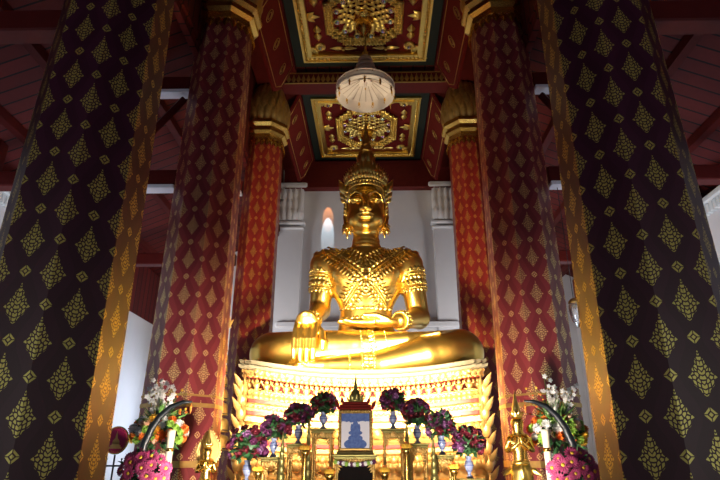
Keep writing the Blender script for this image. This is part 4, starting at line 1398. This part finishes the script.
# ------------------------------------------------------------------ gilded standing figures with pointed halos
def devotee(x, y, z, rz, lab, sc=1.0, halo=True):
    t = empty('gilded_figure', lab, 'figure', (x, y, z), rz, 'gilded figures flanking the altar'); t.scale = (sc, sc, sc)
    b = MB()
    b.lathe([(.17, 0), (.18, .04), (.13, .08), (.16, .13), (.15, .17)], 16); b.build('base', GOLD_D, t)
    bm_v = [(0, 0, .62), (0, 0, .80), (0, 0, .98), (0, 0, 1.09), (0, -.005, 1.17), (0, -.005, 1.26)]
    me_ = bpy.data.meshes.new('body')
    V = [(0, 0, .66), (0, 0, .78), (0, .0, .92), (0, 0, 1.02), (0, 0, 1.08), (0, -.012, 1.175), (0, -.012, 1.285),
         (.075, 0, .62), (.075, -.01, .40), (.07, 0, .19), (.07, -.07, .175),
         (-.075, 0, .62), (-.075, -.01, .40), (-.07, 0, .19), (-.07, -.07, .175),
         (.12, 0, 1.0), (.165, .0, .86), (.09, -.11, .90), (.015, -.14, .96), (.012, -.15, 1.04),
         (-.12, 0, 1.0), (-.165, .0, .86), (-.09, -.11, .90), (-.015, -.14, .96), (-.012, -.15, 1.04)]
    E_ = [(0, 1), (1, 2), (2, 3), (3, 4), (4, 5), (5, 6), (0, 7), (7, 8), (8, 9), (9, 10), (0, 11), (11, 12), (12, 13), (13, 14),
          (3, 15), (15, 16), (16, 17), (17, 18), (18, 19), (3, 20), (20, 21), (21, 22), (22, 23), (23, 24)]
    Rr = [.11, .085, .105, .10, .050, .098, .085, .085, .06, .045, .03, .085, .06, .045, .03, .05, .038, .03, .024, .014, .05, .038, .03, .024, .014]
    me_.from_pydata(V, E_, [])
    o = bpy.data.objects.new('body', me_); COL.objects.link(o); o.parent = t
    sk = o.modifiers.new('skin', 'SKIN'); sub = o.modifiers.new('sub', 'SUBSURF'); sub.levels = 2; sub.render_levels = 2
    for i, r in enumerate(Rr): me_.skin_vertices[0].data[i].radius = (r, r)
    me_.skin_vertices[0].data[0].use_root = True
    sk.use_smooth_shade = True
    me_.materials.append(GOLD)
    b = MB()  # skirt, sash ends
    b.lathe([(.105, .70), (.125, .62), (.135, .45), (.15, .26), (.165, .20), (.14, .22), (.12, .45), (.10, .66)], 20, ribs=10, ribamp=.05)
    for s in (-1, 1):
        for k in range(3): b.petal((s*.12, -.02, .66-.14*k), (s*.7, -.1, -.5), (0, -1, 0), .15, .07, .5, .2)
    for k in range(3): b.petal((0, -.11-.012*k, .70-.15*k), (0, -.1, -1), (0, -1, 0), .17, .09, .5)
    b.build('skirt', GOLD_O, t)
    b = MB()  # collar and belt
    for r, zz in ((.085, 1.04), (.105, .99)):
        for k in range(12):
            a = 2*PI*k/12; rad = Vector((math.cos(a), math.sin(a)*.9, 0)); b.petal(rad*r+Vector((0, 0, zz+.03)), rad-Vector((0, 0, .5)), rad+Vector((0, 0, .5)), .06, .05, .5)
    b.lathe([(.095, .70), (.112, .72), (.10, .75)], 18); b.build('collar', GOLD_O, t)
    b = MB()  # crown
    b.lathe([(.068, 1.27), (.078, 1.29), (.07, 1.32), (.06, 1.34), (.05, 1.38), (.052, 1.40), (.032, 1.44), (.03, 1.47), (.014, 1.54), (0, 1.62)], 14, (0, -.01, 0))
    for k in range(10):
        a = 2*PI*k/10; rad = Vector((math.cos(a), math.sin(a), 0)); b.petal(rad*.068+Vector((0, -.01, 1.29)), rad*.4+Vector((0, 0, 1)), rad, .07, .04, .5)
    b.build('crown', GOLD_O, t)
    b = MB()  # face: brows, eyes, nose, mouth, ears
    for s in (-1, 1):
        b.tube([(s*.012, -.074, 1.228), (s*.03, -.073, 1.238), (s*.048, -.060, 1.228)], .004, 5)
        b.ell((s*.028, -.068, 1.215), (.014, .007, .007), 8, 5)
        b.petal((s*.064, -.0, 1.24), (0, 0, -1), (s, -.2, 0), .08, .03, .5)
    b.tube([(0, -.072, 1.225), (0, -.086, 1.19)], [.006, .011], 6)
    b.tube([(-.022, -.068, 1.168), (0, -.078, 1.164), (.022, -.068, 1.168)], .005, 5)
    b.build('face_detail', GOLD, t)
    if not halo: return t
    b = MB()  # pointed halo behind the head
    out = []
    for k in range(33):
        a = -PI/2+2*PI*k/32; rr = .21
        x_ = rr*math.cos(a)*.95; z_ = 1.2+rr*math.sin(a)*(1.05 if math.sin(a) < 0 else 1.25)
        if math.sin(a) > .75: z_ += (math.sin(a)-.75)*.35
        out.append((x_, .10, z_))
    for sc, rr in ((1, .016), (.82, .011)):
        b.tube([(x_*sc, y_, 1.2+(z_-1.2)*sc) for x_, y_, z_ in out], rr, 6)
    for k in range(0, 32):
        p = Vector(out[k]); rad = (p-Vector((0, .10, 1.2))).normalized(); b.petal(p-rad*.01, rad, (0, -1, 0), .055, .045, .5)
    n = len(out)
    b.add([(x_, .092, z_) for x_, _, z_ in out]+[(x_, .112, z_) for x_, _, z_ in out]+[(0, .092, 1.2), (0, .112, 1.2)],
          [(i+1, i, 2*n) for i in range(n-1)]+[(n+i, n+i+1, 2*n+1) for i in range(n-1)])
    b.build('halo', GOLD_P, t)
    return t
devotee(-1.90, 7.40, PT, math.radians(8), 'small gilded standing figure with pointed halo, left of the altar', .70)
devotee(2.03, 7.40, PT, math.radians(-8), 'gilded standing figure with tall crown and no halo, right of the altar', .98, False)

# ------------------------------------------------------------------ round magenta fan on a stand
t = empty('ceremonial_fan', 'round magenta fan with gold stupa emblem on a stand by the near left column', 'fan', (-2.88, 6.95, 0))
R = .150
b = MB()
prof = [(0, -.010), (R*.9, -.010), (R, -.006), (R, .006), (R*.9, .010), (0, .010)]
Mx = Matrix.Rotation(PI/2, 3, 'X') @ Matrix.Identity(3)
b.lathe(prof[1:-1], 40, (0, 0, 1.685), sx=.93, M=Mx); b.build('fan_face', MAGENTA, t)
b = MB(); b.tube([(R*.93*math.cos(2*PI*k/40), 0, 1.685+R*math.sin(2*PI*k/40)) for k in range(41)], .010, 6)
b.tube([(R*.80*math.cos(2*PI*k/40), -.012, 1.685+R*.87*math.sin(2*PI*k/40)) for k in range(41)], .003, 4)
b.build('gold_rim', GOLD, t)
b = MB()
for k, (w, z) in enumerate(((.15, -.085), (.12, -.065), (.09, -.048))): b.box((0, -.014, 1.685+z), (w, .008, .018))
b.lathe([(.045, -.040), (.042, -.01), (.026, .012), (.014, .022), (.012, .05), (.006, .075), (0, .11)], 14, (0, -.014, 1.685), sy=.2)
b.build('emblem', GOLD_P, t)
b = MB(); b.tube([(0, .014, 1.52), (0, .014, .05)], .011, 8); b.build('handle', STEEL, t)
b = MB(); b.box((0, .014, 1.40), (.20, .02, .02))
for sx in (-1, 1):
    b.tube([(sx*.09, .014, 1.40), (sx*.09, .014, 1.47)], .007, 6); b.ell((sx*.09, .014, 1.475), .012, 8, 6)
b.build('crossbar', STEEL, t)
b = MB(); b.lathe([(.15, 0), (.15, .02), (.04, .05), (.02, .08)], 18, (0, .014, 0)); b.build('base', STEEL, t)

# ------------------------------------------------------------------ gilded tiered umbrella stand behind the left crimson column
t = empty('tiered_umbrella', 'narrow gilded many-tiered umbrella with spire behind the left crimson column', 'umbrella', (-2.57, 10.15, 0))
b = MB(); b.tube([(0, 0, .06), (0, 0, 4.0)], .03, 10); b.build('pole', GOLD_D, t)
b = MB(); b.lathe([(.22, 0), (.22, .05), (.08, .12), (.05, .2)], 18); b.build('base', GOLD_D, t)
z = 1.6; r = .245
while z < 3.7:
    h = .30-.012*(z-1.6)*6
    b = MB(); b.lathe([(.03, z+h*.95), (r*.8, z+h*.80), (r*.93, z+h*.62), (r, z+.02), (r*.98, z), (r*.92, z+.01), (r*.85, z+h*.58), (.03, z+h*.85)], 28)
    tr = b.build('umbrella_tier', GOLD_D, t)
    b = MB(); b.tube([(r*1.01*math.cos(2*PI*k/28), r*1.01*math.sin(2*PI*k/28), z+.03) for k in range(29)], .009, 5); b.build('tier_band', BLACK, tr)
    z += h; r *= .84
b = MB(); b.lathe([(.10, z-.03), (.08, z+.05), (.10, z+.09), (.05, z+.14), (.06, z+.18), (.03, z+.26), (.045, z+.30), (.02, z+.4), (0, z+.62)], 16)
for k in range(8):
    a = 2*PI*k/8; rad = Vector((math.cos(a), math.sin(a), 0)); b.petal(rad*.08+Vector((0, 0, z)), rad*.3+Vector((0, 0, 1)), rad, .16, .06, .5, .1)
b.build('spire', GOLD_P, t)

# ------------------------------------------------------------------ hanging glass lamp
t = empty('hanging_lamp', 'small clear glass bell lamp hanging in the right aisle by the near right column', 'lamp', (3.53, 8.92, 3.50))
b = MB(); b.tube([(0, 0, .44), (0, 0, 2.51)], .006, 6); b.build('wire', STEEL, t)
b = MB(); b.lathe([(.01, .46), (.05, .44), (.085, .40), (.09, .37), (.08, .36)], 18); b.build('cap', GOLD_D, t)
b = MB(); b.lathe([(.082, .37), (.10, .32), (.105, .24), (.09, .14), (.06, .06), (.025, .02), (.015, -.01), (0, -.03)], 24)
b.lathe([(.076, .365), (.094, .32), (.099, .24), (.084, .14), (.055, .065), (0, .03)], 24); b.build('glass_shade', GLASS, t)
b = MB(); b.ell((0, 0, .26), (.035, .035, .06), 12, 8); b.build('bulb', PETAL_W, t)

# ------------------------------------------------------------------ lights
def area(nm, loc, tgt, size, power, col, sy=None):
    l = bpy.data.lights.new(nm, 'AREA'); l.energy = power; l.color = col; l.size = size
    if sy: l.shape = 'RECTANGLE'; l.size_y = sy
    o = bpy.data.objects.new(nm, l); COL.objects.link(o); o.location = loc
    o.rotation_euler = (Vector(tgt)-Vector(loc)).to_track_quat('-Z', 'Y').to_euler()
    return o
def spot(nm, loc, tgt, power, col, ang, blend=.6, rad=.08):
    l = bpy.data.lights.new(nm, 'SPOT'); l.energy = power; l.color = col; l.spot_size = math.radians(ang); l.spot_blend = blend; l.shadow_soft_size = rad
    o = bpy.data.objects.new(nm, l); COL.objects.link(o); o.location = loc
    o.rotation_euler = (Vector(tgt)-Vector(loc)).to_track_quat('-Z', 'Y').to_euler()
    return o
WARM = (1.0, .79, .52); SOFT = (1.0, .85, .72); COOL = (.72, .82, 1.0)
# floodlights hidden behind the bouquets, aimed at the lap and the pedestal
for x in (-1.75, -1.1, -.5, .5, 1.1, 1.75):
    spot('altar_floodlight', (x, 8.55, 2.22), (x*1.0, 10.6, 2.7), 400, WARM, 118, .8, .10)
spot('statue_floodlight', (0, 8.6, 2.25), (0, 11.2, 8.2), 620, WARM, 72, .8, .06)
for s in (-1, 1):
    spot('umbrella_fill', (s*1.5, 8.4, 2.3), (.03, 11.6, 10.3), 650, WARM, 15, .7, .05)  # added narrow fill that brightens the umbrella
# added spots, no fixtures, behind the two nearest columns to brighten lap and pedestal
for s in (-1, 1):
    spot('lap_fill_spot', (s*2.5, 5.85, 3.9), (s*.35, 10.3, 3.30), 5600, WARM, 35, .6, .10)
# two floor lamps before the altar that light the inner columns, the flowers and the front of the altar
for s in (-1, 1):
    spot('altar_front_light', (s*.5, 5.6, .85), (s*2.75, 8.4, 2.1), 850, SOFT, 66, .9, .15)
spot('altar_front_light', (0, 5.6, .85), (0, 8.0, 1.9), 210, SOFT, 56, .9, .15)  # added dim centre fill for the altar front
# daylight from the front door behind the camera, then added cool aisle fill
area('front_door_daylight', (0, -3.2, 2.4), (0, 8, 3), 3.2, 18, (.9, .92, 1.0), 4)
for s in (-1, 1):
    area('aisle_fill_front', (s*5.4, -3.0, 2.3), (s*5.6, 10, 4.0), 2.2, 80, COOL, 3.6)
    l = area('aisle_fill_rear', (s*5.0, 18.0, 2.2), (s*6.9, 13.0, 2.6), 1.8, 105, COOL, 3.2); l.data.spread = math.radians(110)  # added cool fill brightening the side walls from the rear
    l = area('back_wall_fill', (s*6.7, 15.6, 3.6), (0, 18.4, 7.0), 1.6, 100, (.98, .95, .95), 2.0); l.data.spread = math.radians(100)  # added fill that brightens the back wall
for s in (-1, 1):
    l = area('side_wall_fill', (s*4.3, 7.2, 1.6), (s*7.0, 10.6, 4.8), 1.2, 55, COOL); l.data.spread = math.radians(100)  # added cool fill in the aisle for the nearer side walls
# added narrow spots casting the flame-shaped patches on the back wall
spot('wall_lamp', (-1.46, YB-.62, 11.0), (-1.46, YB, 9.10), 360, (.72, .9, 1.0), 14, .35, .01)
spot('wall_lamp', (-1.46, YB-.62, 11.0), (-1.46, YB, 9.72), 130, (1.0, .34, .10), 17, .35, .01)

w = bpy.data.worlds.new('sky'); SC.world = w; w.use_nodes = True
bg = w.node_tree.nodes['Background']
bg.inputs[0].default_value = (.70, .80, 1.0, 1); bg.inputs[1].default_value = .035
SC.view_settings.view_transform = 'Standard'
SC.view_settings.look = 'None'
SC.view_settings.exposure = 0.0
SC.view_settings.gamma = 1.0
SC.view_settings.use_curve_mapping = False
